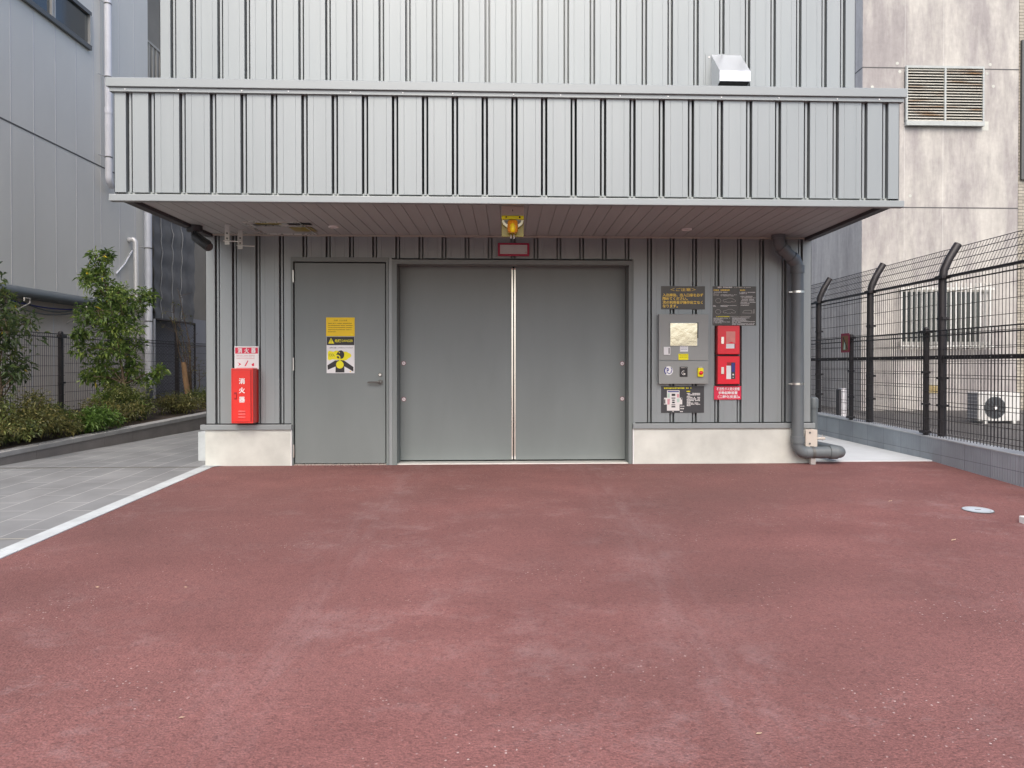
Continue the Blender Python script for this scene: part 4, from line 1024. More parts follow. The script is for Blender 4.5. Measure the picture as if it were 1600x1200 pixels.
# gutter pipe / ledge with cables
mb = MB(); mb.tube([(XL+.10, -8, ZL), (XL+.10, at_x(152, 478, XL)[0]+.6, ZL)], .095, M['pvc'], 10); mb.build('eaves_pipe', gb)
mb = MB()
for k, sag in ((0, .10), (1, .05), (2, .16)):
    ya_, yb_ = at_x(30, 470, XL)[0]-k*.3, at_x(118, 475, XL)[0]+.1*k
    mb.tube([(XL+.05, ya_+(yb_-ya_)*t_, ZL-.13-sag*4*t_*(1-t_)) for t_ in [q_/8 for q_ in range(9)]], .012, M['blue' if k == 1 else 'frame_grey'], 6)
mb.build('cable', gb)
for u, v in ((38, 466), (135, 477)):
    y, z = at_x(u, v, XL+.15); 
    mb = MB(); mb.tube([(XL+.2, y-.08, z-.05), (XL+.2, y-.08, z+.0), (XL+.2, y+.05, z+.0), (XL+.2, y+.05, z-.07), (XL-.04, y-.25, z-.33)], .013, M['railing'], 6); mb.build('clothes_bracket', gb)
# open corridor further back
cb_ = at_x(234, 65, XL)
mb = MB(); mb.box(XL-4, XL-.55, YE+.02, YE+6, 2.2, 9.8, M['brown_wall']); mb.box(XL-.54, XL, YE+.005, YE+6, cb_[1]-1.25, cb_[1]-1.05, M['brown_wall']); mb.box(XL-.54, XL-.01, YE+.005, YE+6, cb_[1]+2.6, cb_[1]+2.75, M['brown_wall']); mb.build('corridor', gb)
mb = MB(); mb.box(XL-.06, XL-.02, YE+.02, YE+5, cb_[1]-.02, cb_[1]+.03, M['railing']); mb.box(XL-.055, XL-.025, YE+.02, YE+5, cb_[1]-1.02, cb_[1]-.98, M['railing'])
for k in range(28): mb.box(XL-.05, XL-.03, YE+.1+k*.17, YE+.15+k*.17, cb_[1]-.98, cb_[1]-.02, M['railing'])
mb.build('railing', gb)

# white rain pipes
def rain_pipe(name, u, v0, v1, mat, clampv, label, foot=False, X=XL+.14, r2=.062):
    y, z1 = at_x(u, v0, X); z0 = at_x(u, v1, X)[1]
    t = thing(name, (X, y, z0), label, 'pipe')
    mb = MB()
    if foot: mb.tube([(X, y, z1), (X, y, z0+.10), (X, y+.02, z0+.03), (X-.02, y+.14, z0-.03)], r2, mat, 10)
    else: mb.tube([(X, y, z1), (X, y, z0)], r2, mat, 10)
    mb.build('pipe', t)
    for v in clampv:
        z = at_x(u, v, X)[1]
        mb = MB(); mb.tube([(X, y, z-.012), (X, y, z+.012)], r2+.004, M['frame_grey'], 10); mb.tube([(X, y, z), (X-.10, y-.16, z+.01)], .010, M['steel'], 6); mb.build('clamp', t)
    return t, X, y
t, X_, y_ = rain_pipe('rain_pipe', 168, -60, 285, M['pvc_white'], (6, 120, 245), 'white rain pipe beside the canopy corner, on the grey building', True)
z = at_x(168, 172, X_)[1]; mb = MB(); mb.tube([(X_, y_, z-.06), (X_, y_, z+.04)], .068, M['pvc_white'], 10); mb.build('collar', t)
t, X_, y_ = rain_pipe('rain_pipe', 231, 300, 606, M['pvc_silver'], (388, 502), 'silver-grey rain pipe behind the tree at the grey building corner', False, XL+.14, .075)
vp_y, vp_z = at_x(211, 374, XL+.12)
vp = thing('vent_pipe', (XL+.12, vp_y, at_x(213, 470, XL+.12)[1]), 'shiny thin pipe with elbow on the grey wall above the tree', 'pipe')
mb = MB(); mb.tube([(XL, vp_y-.02, vp_z-.02), (XL+.09, vp_y-.01, vp_z), (XL+.13, vp_y, vp_z-.05), (XL+.13, vp_y+.02, at_x(213, 470, XL+.12)[1])], .05, M['vent_steel'], 14); mb.build('pipe', vp)
y0_, z0_ = at_x(208, 392, XL+.03); y1_, z1_ = at_x(183, 428, XL+.03)
mb = MB(); mb.tube([(XL+.012, y0_, z0_), (XL+.02, (y0_+y1_)/2, (z0_+z1_)/2-.04), (XL+.012, y1_, z1_)], .016, M['pvc_silver'], 8); tag(mb.build('conduit'), 'thin grey conduit running diagonally across the grey wall to the shiny pipe', 'conduit')

# hanging net and far wall at the end of the passage
ny0, nzt = at_x(238, 330, XL-.02); ny1, _ = at_x(301, 340, XL-.02); nzb = at_x(270, 502, XL)[1]
net = MB(); n = 26; mth = 20
vs = []; fs = []
rn = random.Random(5)
for j in range(mth+1):
    for i in range(n+1):
        y = ny0+.02+(ny1-ny0)*i/n; z = nzb+(4.4+i*.02-nzb)*j/mth
        vs.append((XL+.012*math.sin(i*.9+j*.35)+.016*math.sin(j*1.7+i*.15)+rn.uniform(-.012, .012), y, z))
for j in range(mth):
    for i in range(n): fs.append((j*(n+1)+i, j*(n+1)+i+1, (j+1)*(n+1)+i+1, (j+1)*(n+1)+i))
net.add(vs, fs, M['net'], True)
for i in (4, 11, 17):
    net.tube([(vs[j*(n+1)+i][0]+.012, vs[j*(n+1)+i][1], vs[j*(n+1)+i][2]) for j in range(mth+1)], .012, M['net_line'], 5)
tag(net.build('scaffold_net'), 'dark grey scaffold net hanging beside the passage, above the wire gate', 'net')
fw = thing('far_building', (-6, 15, 0), 'plain grey building closing off the far end of the passage', 'building')
mb = MB(); mb.box(-18, -2, 14.5, 20, at(310, 446, 14.5)[1], 12, M['far_wall']); mb.box(-18, -2, 15.2, 20, -.2, at(310, 446, 14.5)[1], M['siding_dark']); mb.build('wall', fw)
mb = MB(); mb.box(-9.9, -8.4, 15.1, 15.199, .0, at(310, 532, 15)[1], M['dark']); mb.build('opening', fw)

# wire gate
gy0, gz = at_x(241, 498, XL+.02); gy1 = at_x(304, 504, XL+.02)[0]
gt = thing('wire_gate', (XL, (gy0+gy1)/2, 0), 'dark chain-link gate under the hanging net', 'gate')
mb = MB()
for y in (gy0, (gy0+gy1)/2, gy1): mb.tube([(XL+.02, y, .1), (XL+.02, y, gz)], .025, M['pvc_silver' if y == gy0 else 'fence'], 8)
mb.tube([(XL+.02, gy0, gz), (XL+.02, gy1, gz)], .028, M['fence'], 8); mb.build('frame', gt)
mb = MB()
def wire(mb, a, b2, w_, mat):
    a, b2 = V(a), V(b2); d = (b2-a).normalized(); ref = V((1, 0, 0)) if abs(d.x) < .9 else V((0, 0, 1))
    p = d.cross(ref).normalized()*w_; q_ = d.cross(p).normalized()*w_
    vs = [a+p, a+q_, a-p, a-q_, b2+p, b2+q_, b2-p, b2-q_]
    mb.add(vs, [(0, 1, 5, 4), (1, 2, 6, 5), (2, 3, 7, 6), (3, 0, 4, 7)], mat)
L_ = gy1-gy0; H_ = gz-.15
for sgn in (1, -1):
    k = -H_
    while k < L_:
        a, b2 = max(k, 0), min(k+H_, L_)
        if b2 > a:
            za, zb3 = (.15+(a-k), .15+(b2-k)) if sgn > 0 else (gz-(a-k), gz-(b2-k))
            wire(mb, (XL+.02, gy0+a, za), (XL+.02, gy0+b2, zb3), .003, M['fence'])
        k += .075
mb.build('chain_link', gt)

# black mesh fence along the planter
def mesh_bay(mb, X, y0, y1, zb_, zt, pitch=.05, hp=.15, wv=.0022, hooks=True, off=.012):
    k = y0+.03
    while k < y1-.02:
        mb.box(X-wv, X+wv, k-wv, k+wv, zb_, zt, M['fence']); k += pitch
    z = zb_+.04
    while z < zt-.08:
        mb.box(X+off-.0028, X+off+.0028, y0, y1, z-.0028, z+.0028, M['fence']); z += hp
    if hooks:
        for dz in (0., -.055): mb.box(X-.006, X+.012, y0, y1, zt+dz-.006, zt+dz+.006, M['fence'])
        k = y0+.03
        while k < y1-.02:
            mb.box(X+.012, X+.03, k-wv, k+wv, zt-.05, zt-.046, M['fence']); k += pitch

XF = -7.02
lf = thing('mesh_fence', (XF, 3, .2), 'black wire mesh fence behind the planter shrubs', 'fence')
ypost = [at_x(95, 560, XF)[0]+k*2. for k in range(-4, 4)]
zt_ = 1.52
mb0 = None
for y in ypost:
    mb = MB(); mb.box(XF-.03, XF+.03, y-.03, y+.03, soil_z(XF, y)-.05, zt_+.02, M['fence']); mb.lathe([(.035, 0), (.032, .02), (0, .032)], (XF, y, zt_+.02), M['fence'], 10)
    for z in (zt_-.03,): mb.box(XF-.02, XF+.06, y-.07, y+.07, z-.02, z+.02, M['fence'])
    mb.box(XF-.02, XF+.05, y-.05, y+.05, .75, .78, M['fence']); mb.build('post', lf, bevel=.006)
for a, b2 in zip(ypost[:-1], ypost[1:]):
    mb = MB(); mesh_bay(mb, XF+.045, a, b2, soil_z(XF, a)+.06, zt_); mb.build('mesh_panel', lf)

# ---- plants
def leaf(mb, p, d, size, width, mat, rnd, droop=.3):
    d = V(d).normalized(); up = V((rnd.uniform(-.4, .4), rnd.uniform(-.4, .4), 1))
    s_ = d.cross(up)
    if s_.length < 1e-3: s_ = V((1, 0, 0))
    s_.normalize(); n_ = s_.cross(d)
    p = V(p); m_ = p+d*size*.5-n_*(-size*.08); t_ = p+d*size-V((0, 0, size*droop))
    mb.add([p, m_+s_*width, t_, m_-s_*width], [(0, 1, 2), (0, 2, 3)], mat)

def twig_cluster(mb, c, r, n, size, width, mat, rnd, mat2=None, p2=.0, flat=1.):
    for _ in range(n):
        while True:
            q_ = V((rnd.uniform(-1, 1), rnd.uniform(-1, 1), rnd.uniform(-1, 1)))
            if .15 < q_.length < 1: break
        p = V(c)+V((q_.x*r, q_.y*r, q_.z*r*flat))
        d = q_+V((rnd.uniform(-.7, .7), rnd.uniform(-.7, .7), rnd.uniform(-.5, .5)))
        leaf(mb, p, d, size*rnd.choice((.45, .7, .9, 1., 1.1, 1.35)), width*rnd.uniform(.6, 1.25), mat2 if (mat2 and rnd.random() < p2) else mat, rnd, rnd.uniform(0, .5))

def tree(name, Y, base_px, trunk_px, blobs, mat, label, leaf_size=.085, dens=1., seed=1, r0=.035):
    rnd = random.Random(seed)
    bx0, by0 = at(*base_px, Y)
    zs0 = soil_z(bx0, Y)
    t = thing(name, (bx0, Y, zs0), label, 'tree')
    tr = MB(); pts = [V((bx0, Y, zs0-.05))]+[V((at(u, v, Y)[0], Y+rnd.uniform(-.03, .03), at(u, v, Y)[1])) for u, v in trunk_px]
    tr.tube(pts, [r0*(1-.8*i/(len(pts)-1)) for i in range(len(pts))], M['bark'], 8)
    cr = MB()
    for (u, v, rp) in blobs:
        x, z = at(u, v, Y); c = V((x, Y+rnd.uniform(-.28, .28), z)); rad = rp/100.
        # limb from the closest trunk point below
        st = min(pts, key=lambda p: (p-c).length+(2 if p.z > c.z+.05 else 0))
        mid_ = (st+c)/2+V((rnd.uniform(-.05, .05), rnd.uniform(-.05, .05), .04))
        tr.tube([st, mid_, c], [.010, .007, .004], M['bark'], 5)
        for _ in range(max(4, int(rp*.40))):
            cc = c+V((rnd.gauss(0, .5), rnd.gauss(0, .5), rnd.gauss(0, .5)))*rad
            tr.tube([c, cc], [.004, .002], M['bark'], 4)
            twig_cluster(cr, cc, rad*.45+.04, int(23*dens), leaf_size, leaf_size*.17, mat, rnd, M['leaf_yellow'], .006)
    tr.build('trunk', t); cr.build('crown', t)
    return t
tree('young_tree', 3.55, (207, 655), [(203, 640), (196, 600), (188, 560), (183, 520), (172, 470), (162, 430), (160, 400)],
     [(160, 396, 4), (158, 408, 8), (163, 424, 11), (152, 428, 7), (160, 444, 12), (146, 432, 5), (172, 458, 14), (152, 468, 9), (166, 486, 16), (192, 458, 12), (198, 478, 14), (228, 460, 6), (216, 470, 11), (152, 508, 12), (180, 512, 17), (206, 508, 14), (143, 542, 12), (165, 545, 14), (134, 524, 5), (148, 566, 12), (188, 545, 15), (138, 588, 6), (172, 590, 13), (206, 568, 8), (152, 592, 8), (216, 594, 8), (188, 615, 14), (222, 628, 8), (172, 622, 9), (205, 540, 9), (236, 580, 5), (182, 640, 12), (205, 650, 9), (166, 462, 11), (158, 452, 9), (178, 472, 12), (160, 488, 12), (186, 492, 14), (172, 535, 13), (195, 580, 12), (160, 575, 11), (198, 630, 12), (166, 606, 10)],
     M['leaf_tree'], 'young leafy tree with pointed crown beside the planter kerb', .084, 1.65, 4, .024)
tree('young_tree', .9, (2, 655), [(0, 630), (-2, 580), (-6, 520), (-10, 470), (-12, 430)],
     [(-10, 440, 20), (4, 470, 18), (-12, 480, 20), (18, 490, 14), (34, 500, 10), (44, 506, 7), (8, 515, 18), (28, 520, 12), (-15, 530, 25), (6, 545, 18), (20, 560, 12), (-5, 580, 20), (12, 590, 12), (30, 590, 9), (-20, 600, 20), (2, 465, 10)],
     M['leaf_dark'], 'darker young tree partly cut off at the photo edge', .085, .75, 9, .04)

def shrub(x, y, w_, h_, mat, label, seed, size=.04, n=70, name='shrub', grp='azalea shrubs in the planter', stems=9):
    rnd = random.Random(seed); z0 = soil_z(x, y)
    t = thing(name, (x, y, z0), label, 'shrub', grp)
    st = MB(); fo = MB()
    for k in range(stems):
        a = rnd.uniform(0, 6.28); rr_ = rnd.uniform(.3, 1)*w_
        tip = V((x+rr_*math.cos(a), y+rr_*math.sin(a), z0+h_*rnd.uniform(.55, 1.)))
        md = V((x, y, z0))+(tip-V((x, y, z0)))*.5+V((rnd.uniform(-.04, .04), rnd.uniform(-.04, .04), .05))
        st.tube([V((x+rnd.uniform(-.06, .06), y+rnd.uniform(-.06, .06), z0-.02)), md, tip], [.007, .005, .003], M['stem'], 5)
        for q_ in range(3):
            c = md+(tip-md)*rnd.uniform(.3, 1.1)+V((rnd.uniform(-.1, .1), rnd.uniform(-.1, .1), rnd.uniform(-.06, .05)))
            twig_cluster(fo, c, w_*.26+.03, n, size, size*.22, mat, rnd, None, 0, .75)
    st.build('stems', t); fo.build('foliage', t)
    return t
sh = [  # photo u (centre), v (top), Y, half width, material
    (-15, 615, .6, .40, 'leaf_olive'), (38, 622, 1.0, .40, 'leaf_azalea'), (12, 662, .25, .34, 'leaf_azalea'), (62, 650, .95, .36, 'leaf_azalea'), (88, 632, 1.9, .40, 'leaf_olive'), (95, 655, 1.45, .30, 'leaf_azalea'),
    (40, 680, .45, .30, 'leaf_olive'), (165, 632, 3.0, .40, 'leaf_azalea'), (195, 622, 3.3, .34, 'leaf_olive'), (122, 600, 3.4, .30, 'leaf_olive'), (225, 622, 4.6, .42, 'leaf_azalea'), (252, 612, 5.8, .45, 'leaf_olive'), (276, 606, 7.0, .5, 'leaf_azalea'), (304, 610, 8.2, .5, 'leaf_olive'), (240, 640, 4.9, .34, 'leaf_azalea'), (185, 650, 2.75, .28, 'leaf_azalea')]
words = ['olive-green shrub at the near end of the planter, under the darker tree', 'brownish azalea below the near left fence bay', 'low brownish azalea touching the near kerb end of planter', 'brown-green azalea just left of the bright green shrub', 'olive shrub in front of the first visible fence post', 'small brown azalea crowding the bright green shrub from the left', 'low olive shrub leaning over the near kerb stones', 'brown-green azalea just right of the bright green shrub', 'olive shrub round the foot of the leafy tree', 'taller wispy olive shrub left of the leafy tree', 'brown-green azalea right behind the leafy tree trunk', 'olive shrub below the silver-grey rain pipe', 'brown-green azalea in front of the wire gate', 'olive shrub farthest back, next to the tower corner', 'low brown azalea on the kerb right of the leafy tree', 'small brown azalea on the kerb just left of the tree trunk']
for i, ((u, v, Y, hw, mk), lab) in enumerate(zip(sh, words)):
    x, z = at(u, v, Y); lim = pl_x(Y)-.18-hw*.55
    x = max(min(x, lim), pl_x(Y)-.62); h_ = max(.22, z-soil_z(x, Y))
    shrub(x, Y, hw, h_, M[mk], lab, 20+i, .045, 62 if Y < 4 else 46)
x, z = at(128, 646, 1.95)
shrub(pl_x(1.95)-.33, 1.95, .34, max(.25, z-soil_z(x, 1.95)), M['leaf_bright'], 'bright green rounded shrub at the planter kerb', 77, .05, 90, grp=None)
# leaning dead trunk and its twigs
sx0, sz0 = at(296, 620, 7.6); sx1, sz1 = at(287, 566, 7.6)
mb = MB(); mb.tube([(sx0, 7.6, soil_z(0, 7.6)-.05), ((sx0+sx1)/2-.02, 7.6, (sz0+sz1)/2), (sx1, 7.6, sz1)], [.06, .055, .05], M['stake'], 10)
tag(mb.build('cut_trunk'), 'short brown cut trunk leaning among the far shrubs', 'tree trunk')
bt = thing('bare_tree', (at(300, 600, 7.9)[0], 7.9, soil_z(0, 7.9)), 'thin nearly leafless tree in front of the wire gate', 'tree')
tr = MB(); cr = MB(); rnd = random.Random(31)
p0_ = V((at(300, 640, 7.9)[0], 7.9, .3))
for u, v in ((276, 470), (283, 500), (268, 495), (300, 540), (306, 560), (278, 450), (290, 520), (312, 575)):
    p1_ = V((at(u, v, 7.9)[0], 7.9+rnd.uniform(-.2, .2), at(u, v, 7.9)[1])); pm_ = (p0_+p1_)/2+V((rnd.uniform(-.1, .1), 0, rnd.uniform(-.05, .1)))
    tr.tube([p0_, pm_, p1_], [.016, .010, .004], M['stem'], 5)
    for _ in range(5):
        c = pm_+(p1_-pm_)*rnd.uniform(.2, 1); e = c+V((rnd.uniform(-.25, .25), rnd.uniform(-.2, .2), rnd.uniform(-.02, .2))); tr.tube([c, e], [.005, .002], M['stem'], 4)
        if rnd.random() < .6: twig_cluster(cr, e, .06, 7, .05, .009, M['leaf_azalea'], rnd)
tr.build('trunk', bt); cr.build('crown', bt)

# ================================================================== right side
XB = 4.535
bw_ = thing('block_wall', (XB, 0, 0), 'low grey ribbed block wall along the right edge of the driveway', 'wall')
mb = MB()
ZBT = lambda y: .262+.019*y
y0, y1 = -9., 12.
mb.add([(XB, y0, -.6), (XB, y1, -.2), (XB, y1, ZBT(y1)-.012), (XB, y0, ZBT(y0)-.012)], [(0, 1, 2, 3)][0:1], M['block'])
mb.add([(XB+.19, y0, -.6), (XB+.19, y1, -.2), (XB+.19, y1, ZBT(y1)-.012), (XB+.19, y0, ZBT(y0)-.012)], [(3, 2, 1, 0)], M['block'])
mb.build('blocks', bw_)
mb = MB()
mb.add([(XB-.004, y0, ZBT(y0)-.012), (XB+.194, y0, ZBT(y0)-.012), (XB+.194, y1, ZBT(y1)-.012), (XB-.004, y1, ZBT(y1)-.012), (XB-.004, y0, ZBT(y0)), (XB+.194, y0, ZBT(y0)), (XB+.194, y1, ZBT(y1)), (XB-.004, y1, ZBT(y1))], [(4, 5, 6, 7), (0, 1, 5, 4), (1, 2, 6, 5), (2, 3, 7, 6), (3, 0, 4, 7)], M['block_cap'])
mb.build('mortar_top', bw_)

# short mesh fence on the wall
XS = XB+.05
sf = thing('mesh_fence', (XS, 2, .3), 'lower dark mesh fence standing on the ribbed block wall', 'fence')
yp = [at_x(1330, 590, XS)[0], at_x(1447, 590, XS)[0]]; stp_ = yp[0]-yp[1]
posts = [yp[0]+k*stp_ for k in (2, 1, 0, -1, -2, -3)]
for y in posts:
    mb = MB(); mb.box(XS-.024, XS+.024, y-.024, y+.024, ZBT(y)-.02, 1.44, M['fence']); mb.lathe([(.03, 0), (.026, .018), (0, .026)], (XS, y, 1.44), M['fence'], 10)
    mb.box(XS-.045, XS+.03, y-.075, y+.075, 1.395, 1.425, M['fence']); mb.box(XS-.04, XS+.03, y-.04, y+.04, .95, .975, M['fence']); mb.box(XS-.04, XS+.03, y-.04, y+.04, .60, .62, M['fence']); mb.box(XS-.045, XS+.03, y-.06, y+.06, ZBT(y)+.02, ZBT(y)+.05, M['fence'])
    mb.build('post', sf, bevel=.005)
for a, b2 in zip(posts[1:], posts[:-1]):
    mb = MB(); mesh_bay(mb, XS-.034, a, b2, ZBT(a)+.035, 1.41, .05, .15, .0024, off=-.006)
    mb.build('mesh_panel', sf)
# tall fence behind it
XT = XB+.15
tf = thing('security_fence', (XT, 2, .3), 'tall dark fence with outward-bent post tops behind the lower mesh fence', 'fence')
yp = [at_x(u, 560, XT)[0] for u in (1279, 1358, 1472)]; stp_ = (yp[0]-yp[2])/2
posts = [yp[2]+k*stp_ for k in (5, 4, 3, 2, 1, 0, -1, -2, -3)]
ZR, ZM, ZTOP = 2.0, 1.125, 2.36
for y in posts:
    mb = MB(); mb.tube([(XT, y, ZBT(y)-.02), (XT, y, ZR-.03), (XT+.015, y, ZR+.08), (XT+.07, y, ZR+.2), (XT+.17, y, ZTOP)], .042, M['fence'], 14)
    mb.box(XT-.05, XT+.05, y-.07, y+.07, ZR-.02, ZR+.015, M['fence'])
    for z in (1.55, .9, .6): mb.box(XT-.03, XT+.05, y-.055, y+.055, z-.012, z+.012, M['fence'])
    mb.build('post', tf)
mb = MB(); mb.box(XT-.03, XT+.0, posts[-1], posts[0], ZM-.022, ZM+.022, M['fence'])
y = posts[-1]
while y < posts[0]: mb.disc((XT-.031, ZM), .001, y, y+.002, M['fence'], 4); mb.box(XT-.034, XT-.03, y-.006, y+.006, ZM-.006, ZM+.006, M['steel']); y += .3
mb.build('rail', tf)
for a, b2 in zip(posts[1:], posts[:-1]):
    mb = MB(); mesh_bay(mb, XT+.045, a, b2, ZBT(a)+.06, ZR, .05, .15, .0020, off=.006)
    mb.box(XT+.0, XT+.05, a, b2, ZR-.012, ZR+.012, M['fence'])
    k = a+.03
    while k < b2-.02:
        wire(mb, (XT+.045, k, ZR), (XT+.20, k, ZTOP-.02), .0030, M['fence']); k += .05
    for q_ in (.28, .55, .80, .99):
        wire(mb, (XT+.045+.155*q_, a, ZR+(ZTOP-.02-ZR)*q_), (XT+.045+.155*q_, b2, ZR+(ZTOP-.02-ZR)*q_), .004, M['fence'])
    mb.build('mesh_panel', tf)
# small prohibition sign wired to the fence
y0, z1 = at_x(1314.5, 521.5, XS-.06); y1, z0 = at_x(1327, 550.5, XS-.06)
ps = thing('fence_sign', (XS-.06, (y0+y1)/2, z0), 'small red and yellow crossed-out sign wired to the lower mesh fence', 'sign')
mb = MB(); mb.box(XS-.062, XS-.058, y1, y0, z0, z1, M['maroon']); mb.build('plate', ps)  # maroon and brown: the sign's red and yellow with shade put into the colour
ym_ = lambda a: y0+(y1-y0)*a
zm_ = lambda b2: z1-(z1-z0)*b2
mb = MB(); mb.box(XS-.0628, XS-.0622, ym_(.86), ym_(.14), zm_(.90), zm_(.13), M['stake'])
mb.prism([(ym_(.2), zm_(.2)), (ym_(.3), zm_(.18)), (ym_(.84), zm_(.8)), (ym_(.76), zm_(.84))], 'x', XS-.0636, XS-.063, M['black'])
mb.prism([(ym_(.3), zm_(.85)), (ym_(.4), zm_(.4)), (ym_(.5), zm_(.4)), (ym_(.55), zm_(.85))], 'x', XS-.0634, XS-.063, M['lightgreen']); mb.build('print', ps)

# stained concrete building
YB = 8.
cx0 = at(1347, 300, YB)[0]; cx1 = at(1590.5, 300, YB)[0]
cbld = thing('concrete_building', (cx0, YB, 0), 'weathered stained concrete building with louvre and barred window behind the fence', 'building')
mb = MB()
mb.add([(cx0, YB, -.1), (cx1, YB, -.1), (cx1, YB, 10), (cx0, YB, 10)], [(0, 1, 2, 3)], M['old_concrete'])
mb.add([(cx0, YB+14, -.1), (cx0, YB, -.1), (cx0, YB, 10), (cx0, YB+14, 10)], [(0, 1, 2, 3)], M['old_concrete_side'])
mb.add([(cx1, YB, -.1), (cx1, YB+14, -.1), (cx1, YB+14, 10), (cx1, YB, 10)], [(0, 1, 2, 3)], M['old_concrete_side'])
mb.add([(cx0, YB, 10), (cx1, YB, 10), (cx1, YB+14, 10), (cx0, YB+14, 10)], [(0, 1, 2, 3)], M['old_concrete'])
for v in (106, 324):
    z = at(1400, v, YB)[1]; mb.box(cx0+.003, cx1, YB-.003, YB+.01, z-.012, z+.012, M['joint_dark']); mb.box(cx0-.003, cx0+.01, YB+.003, YB+14, z-.012, z+.012, M['joint_dark'])
for u in (1413, 1473): 
    x = at(u, 300, YB)[0]; mb.box(x-.005, x+.005, YB-.002, YB+.01, -.1, 10, M['old_concrete_side'])
rnd = random.Random(8)
for u, v in ((1402, 99), (1547, 101), (1363, 136), (1542, 115), (1406, 112), (1422, 306), (1552, 135)):
    x, z = at(u, v, YB); mb.disc((x, z), .035, YB-.0035, YB+.01, M['plinth'], 10)
x, z = at(1541, 197, YB); mb.box(x-.1, x+.05, YB-.0032, YB+.01, z-.1, z+.1, M['plinth'])
mb.build('wall', cbld)
lx0, lz1 = at(1413, 108, YB); lx1, lz0 = at(1534, 199, YB)
mb = MB()
mb.box(lx0, lx1, YB-.03, YB-.004, lz0+.09, lz1-.06, M['dark'])
for a, b2 in ((lx0, lx0+.035), (lx1-.035, lx1), ((lx0+lx1)/2-.02, (lx0+lx1)/2+.02)): mb.box(a, b2, YB-.09, YB-.031, lz0+.1, lz1, M['louvre_frame'])
mb.box(lx0, lx1, YB-.10, YB-.031, lz0, lz0+.095, M['louvre_frame']); mb.box(lx0, lx1, YB-.085, YB-.031, lz1, lz1+.05, M['louvre_frame'])
lv = mb.build('louvre', cbld)
ns = 19
for a, b2 in ((lx0+.036, (lx0+lx1)/2-.021), ((lx0+lx1)/2+.021, lx1-.036)):
    mb = MB()
    for k in range(ns):
        z = lz0+.12+(lz1-lz0-.15)*k/(ns-1)
        mb.add([(a, YB-.085, z-.018), (b2, YB-.085, z-.018), (b2, YB-.035, z+.028), (a, YB-.035, z+.028), (a, YB-.08, z-.022), (b2, YB-.08, z-.022)], [(0, 1, 2, 3), (4, 5, 1, 0)], M['louvre_rust'])
    mb.build('slats', lv)
wx0, wz1 = at(1408, 456, YB); wx1, wz0 = at(1528, 534, YB); gx1 = at(1546, 500, YB)[0]
mb = MB(); mb.box(wx0, wx1, YB-.02, YB-.004, wz0, wz1, M['glass_dark']); mb.box(wx0-.05, gx1, YB-.03, YB-.004, wz1+.001, wz1+.06, M['frame_light']); mb.box(wx0-.05, gx1, YB-.03, YB-.004, wz0-.06, wz0-.001, M['frame_light'])
win = mb.build('window', cbld)
mb = MB(); k = 0
x = at(1402, 500, YB)[0]
while x < gx1:
    mb.box(x-.014, x+.014, YB-.19, YB-.165, wz0-.17, wz1+.18, M['sill_white']); x += .109
for z in (wz0-.10, wz1+.06): mb.box(wx0-.1, gx1, YB-.165, YB-.14, z-.025, z+.025, M['sill_white'])
mb.build('window_bars', win)
x, z = at(1458, 608, YB); mb = MB(); mb.box(x-.10, x+.10, YB-.02, YB-.004, z-.085, z+.085, M['faded']); rows(mb, x-.07, x+.07, z-.06, z+.05, 4, YB-.0206, M['ink'], .4); tag(mb.build('wall_notice'), 'faded yellow notice low on the stained concrete wall', 'sign')
x, z = at(1318.5, 607, 6.2); mb = MB(); mb.box(x-.04, x+.055, 6.2, 6.35, .03, z, M['pvc_white']); mb.box(x-.09, x-.0405, 6.22, 6.33, .03, z-.02, M['dark_trim']); tag(mb.build('meter_pillar', bevel=.006), 'slim white service pillar in the yard behind the fence', 'pillar')
x0, z0 = at(1274, 636, 4.4)
mb = MB(); mb.lathe([(.0, .16), (.09, .14), (.14, .07), (.15, .0)], (x0+.12, 5.2, .04), M['dark_trim'], 14); tag(mb.build('rubbish_bag'), 'dark rounded bag on the yard ground near the tower corner', 'bag')
# tiled building beyond
tb = thing('tiled_building', (cx1+.05, YB-.4, 0), 'beige tiled building at the far right edge with dark window frames', 'building')
tx0 = cx1+.05
mb = MB(); mb.add([(tx0, YB+.06, -.1), (tx0+6, YB+.06, -.1), (tx0+6, YB+.06, 10), (tx0, YB+.06, 10)], [(0, 1, 2, 3)], M['wall_tile'])
mb.add([(tx0, YB+10, -.1), (tx0, YB+.06, -.1), (tx0, YB+.06, 10), (tx0, YB+10, 10)], [(0, 1, 2, 3)], M['wall_tile_side']); mb.add([(tx0, YB+.06, 10), (tx0+6, YB+.06, 10), (tx0+6, YB+10, 10), (tx0, YB+10, 10)], [(0, 1, 2, 3)], M['wall_tile']); mb.build('wall', tb)
wx, wz1_ = at(1597.5, 62, YB); wz0_ = at(1597.5, 280, YB)[1]
mb = MB(); mb.box(wx, wx+1.4, YB-.0, YB+.056, wz0_, wz1_, M['frame_grey']); wn = mb.build('window', tb)
mb = MB(); mb.box(wx+.06, wx+1.3, YB-.006, YB-.001, wz0_+.06, wz1_-.06, M['glass_dark']); mb.build('pane', wn)

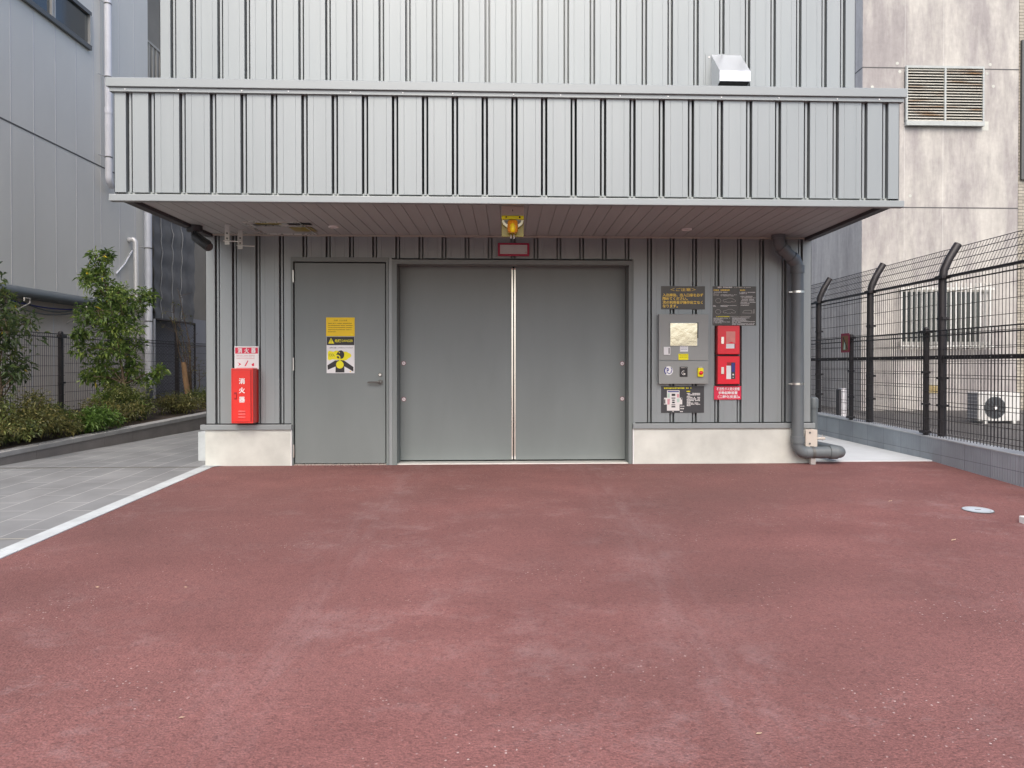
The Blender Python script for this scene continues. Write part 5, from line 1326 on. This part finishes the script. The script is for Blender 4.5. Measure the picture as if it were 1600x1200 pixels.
# air conditioner outdoor unit
AY = 4.5
x0, z1 = at(1529, 613, AY); x1, z0 = at(1594.5, 658, AY); zf_ = at(1550, 663, AY)[1]
ac = thing('air_conditioner', ((x0+x1)/2, AY+.15, zf_), 'ivory outdoor air conditioner unit standing on the yard ground', 'air conditioner')
mb = MB(); mb.box(x0, x1, AY, AY+.30, z0, z1, M['ac_white']); mb.build('casing', ac, bevel=.012)
fx, fz = at(1554.5, 637, AY); fr_ = .19
mb = MB(); mb.disc((fx, fz), fr_, AY-.004, AY-.0004, M['pvc'], 32)
for k in range(1, 9):
    ring = arc(fx, fz, fr_*k/9-.003, fr_*k/9+.003, 0, 359.9, 28); mb.prism(ring, 'y', AY-.012, AY-.0045, M['dark_trim'])
for k in range(12):
    a = k*math.pi/6; mb.box(fx-.002, fx+.002, AY-.010, AY-.0046, fz-.002, fz+.002, M['dark_trim']); wire(mb, (fx, AY-.012, fz), (fx+fr_*math.cos(a), AY-.012, fz+fr_*math.sin(a)), .003, M['dark_trim'])
mb.disc((fx, fz), .033, AY-.016, AY-.0121, M['white'], 10); mb.build('fan_grille', ac)
mb = MB(); mb.box(x0-.010, x0-.0005, AY+.03, AY+.28, z0+.03, z1-.03, M['siding_dark'])
for k in range(8): mb.box(x0-.016, x0-.0101, AY+.02, AY+.29, z0+.05+k*.06, z0+.06+k*.06, M['ac_white'])
mb.build('side_fins', ac)
for a in (x0+.10, x1-.14):
    mb = MB(); mb.box(a, a+.06, AY-.02, AY+.32, zf_-.02, z0-.001, M['ac_white']); mb.build('foot', ac)

# manhole cover and white edge marker, fallen leaves
mx, my = (3.567, -2.167); mz = my*S
mb = MB()
n = 28; rc = .105
mb.add([(mx+rc*math.cos(2*math.pi*k/n), my+rc*math.sin(2*math.pi*k/n), mz+rc*math.sin(2*math.pi*k/n)*S+.005) for k in range(n)], [tuple(range(n))], M['cover'])
mb.add([(mx+(rc+.008)*math.cos(2*math.pi*k/n), my+(rc+.008)*math.sin(2*math.pi*k/n), mz+(rc+.008)*math.sin(2*math.pi*k/n)*S+.002) for k in range(n)], [tuple(range(n))], M['frame_grey'])
mb.box(mx-.022, mx+.022, my-.006, my+.006, mz+.003, mz+.0065, M['frame_grey'])
ring_ = arc(mx, my, rc*.80, rc*.84, 0, 359.9, 28)
mb.add([(a, b2, mz+(b2-my)*S+.0062) for a, b2 in ring_], [(i, i+1, 57-i-1, 57-i) for i in range(28)], M['frame_light'])
tag(mb.build('drain_cover'), 'small round pale drain cover set in the red driveway', 'drain cover')
mx, my = at_z(1604.5, 821, -.09)
mb = MB(); mb.box(mx+.012, mx+.15, my-.05, my+.1, -.12, -.095+.055, M['white']); tag(mb.build('edge_marker', bevel=.006), 'white marker block on the driveway at the right photo edge', 'marker')
rnd = random.Random(2)
lv_ = [(1391, 784, .022, 'lone pale dry leaf nearest the drain pipe, right of driveway'), (1490, 845, .024, 'pale dry leaf in front of the drain cover'), (152, 919, .020, 'slim pale dry leaf near the edging strip'), (290, 919, .016, 'small dry leaf lying left of the driveway middle'), (152, 866, .006, 'tiny white scrap beside the edging strip'), (284, 1123, .012, 'small pale leaf at the near left of the driveway'), (1186, 1148, .012, 'small whitish leaf in the near right foreground'), (0.6, 738, .012, 'white scrap on the tiled path at the photo edge')]
for i, (u, v, r2, lab) in enumerate(lv_):
    d = ray(u, v); t_ = (S*CAM[1]-CAM[2])/(d[2]-S*d[1]); x, y, z = (CAM[k]+t_*d[k] for k in range(3))
    a = rnd.uniform(-.5, .5); c_, s_ = math.cos(a), math.sin(a)
    pts = [(-1, 0, .0), (-.3, .35, .18), (.5, .28, .1), (1, 0, .3), (.4, -.3, .12), (-.4, -.28, .16)]
    mb = MB(); mb.add([(x+r2*(p*c_-q_*s_), y+r2*(p*s_+q_*c_), z+.004+r2*h) for p, q_, h in pts], [(0, 1, 5), (1, 2, 4, 5), (2, 3, 4)], M['leaf_dry' if 'scrap' not in lab else 'white'])
    tag(mb.build('fallen_leaf' if 'scrap' not in lab else 'paper_scrap'), lab, 'leaf' if 'scrap' not in lab else 'litter', 'fallen leaves on the driveway' if 'scrap' not in lab else None)
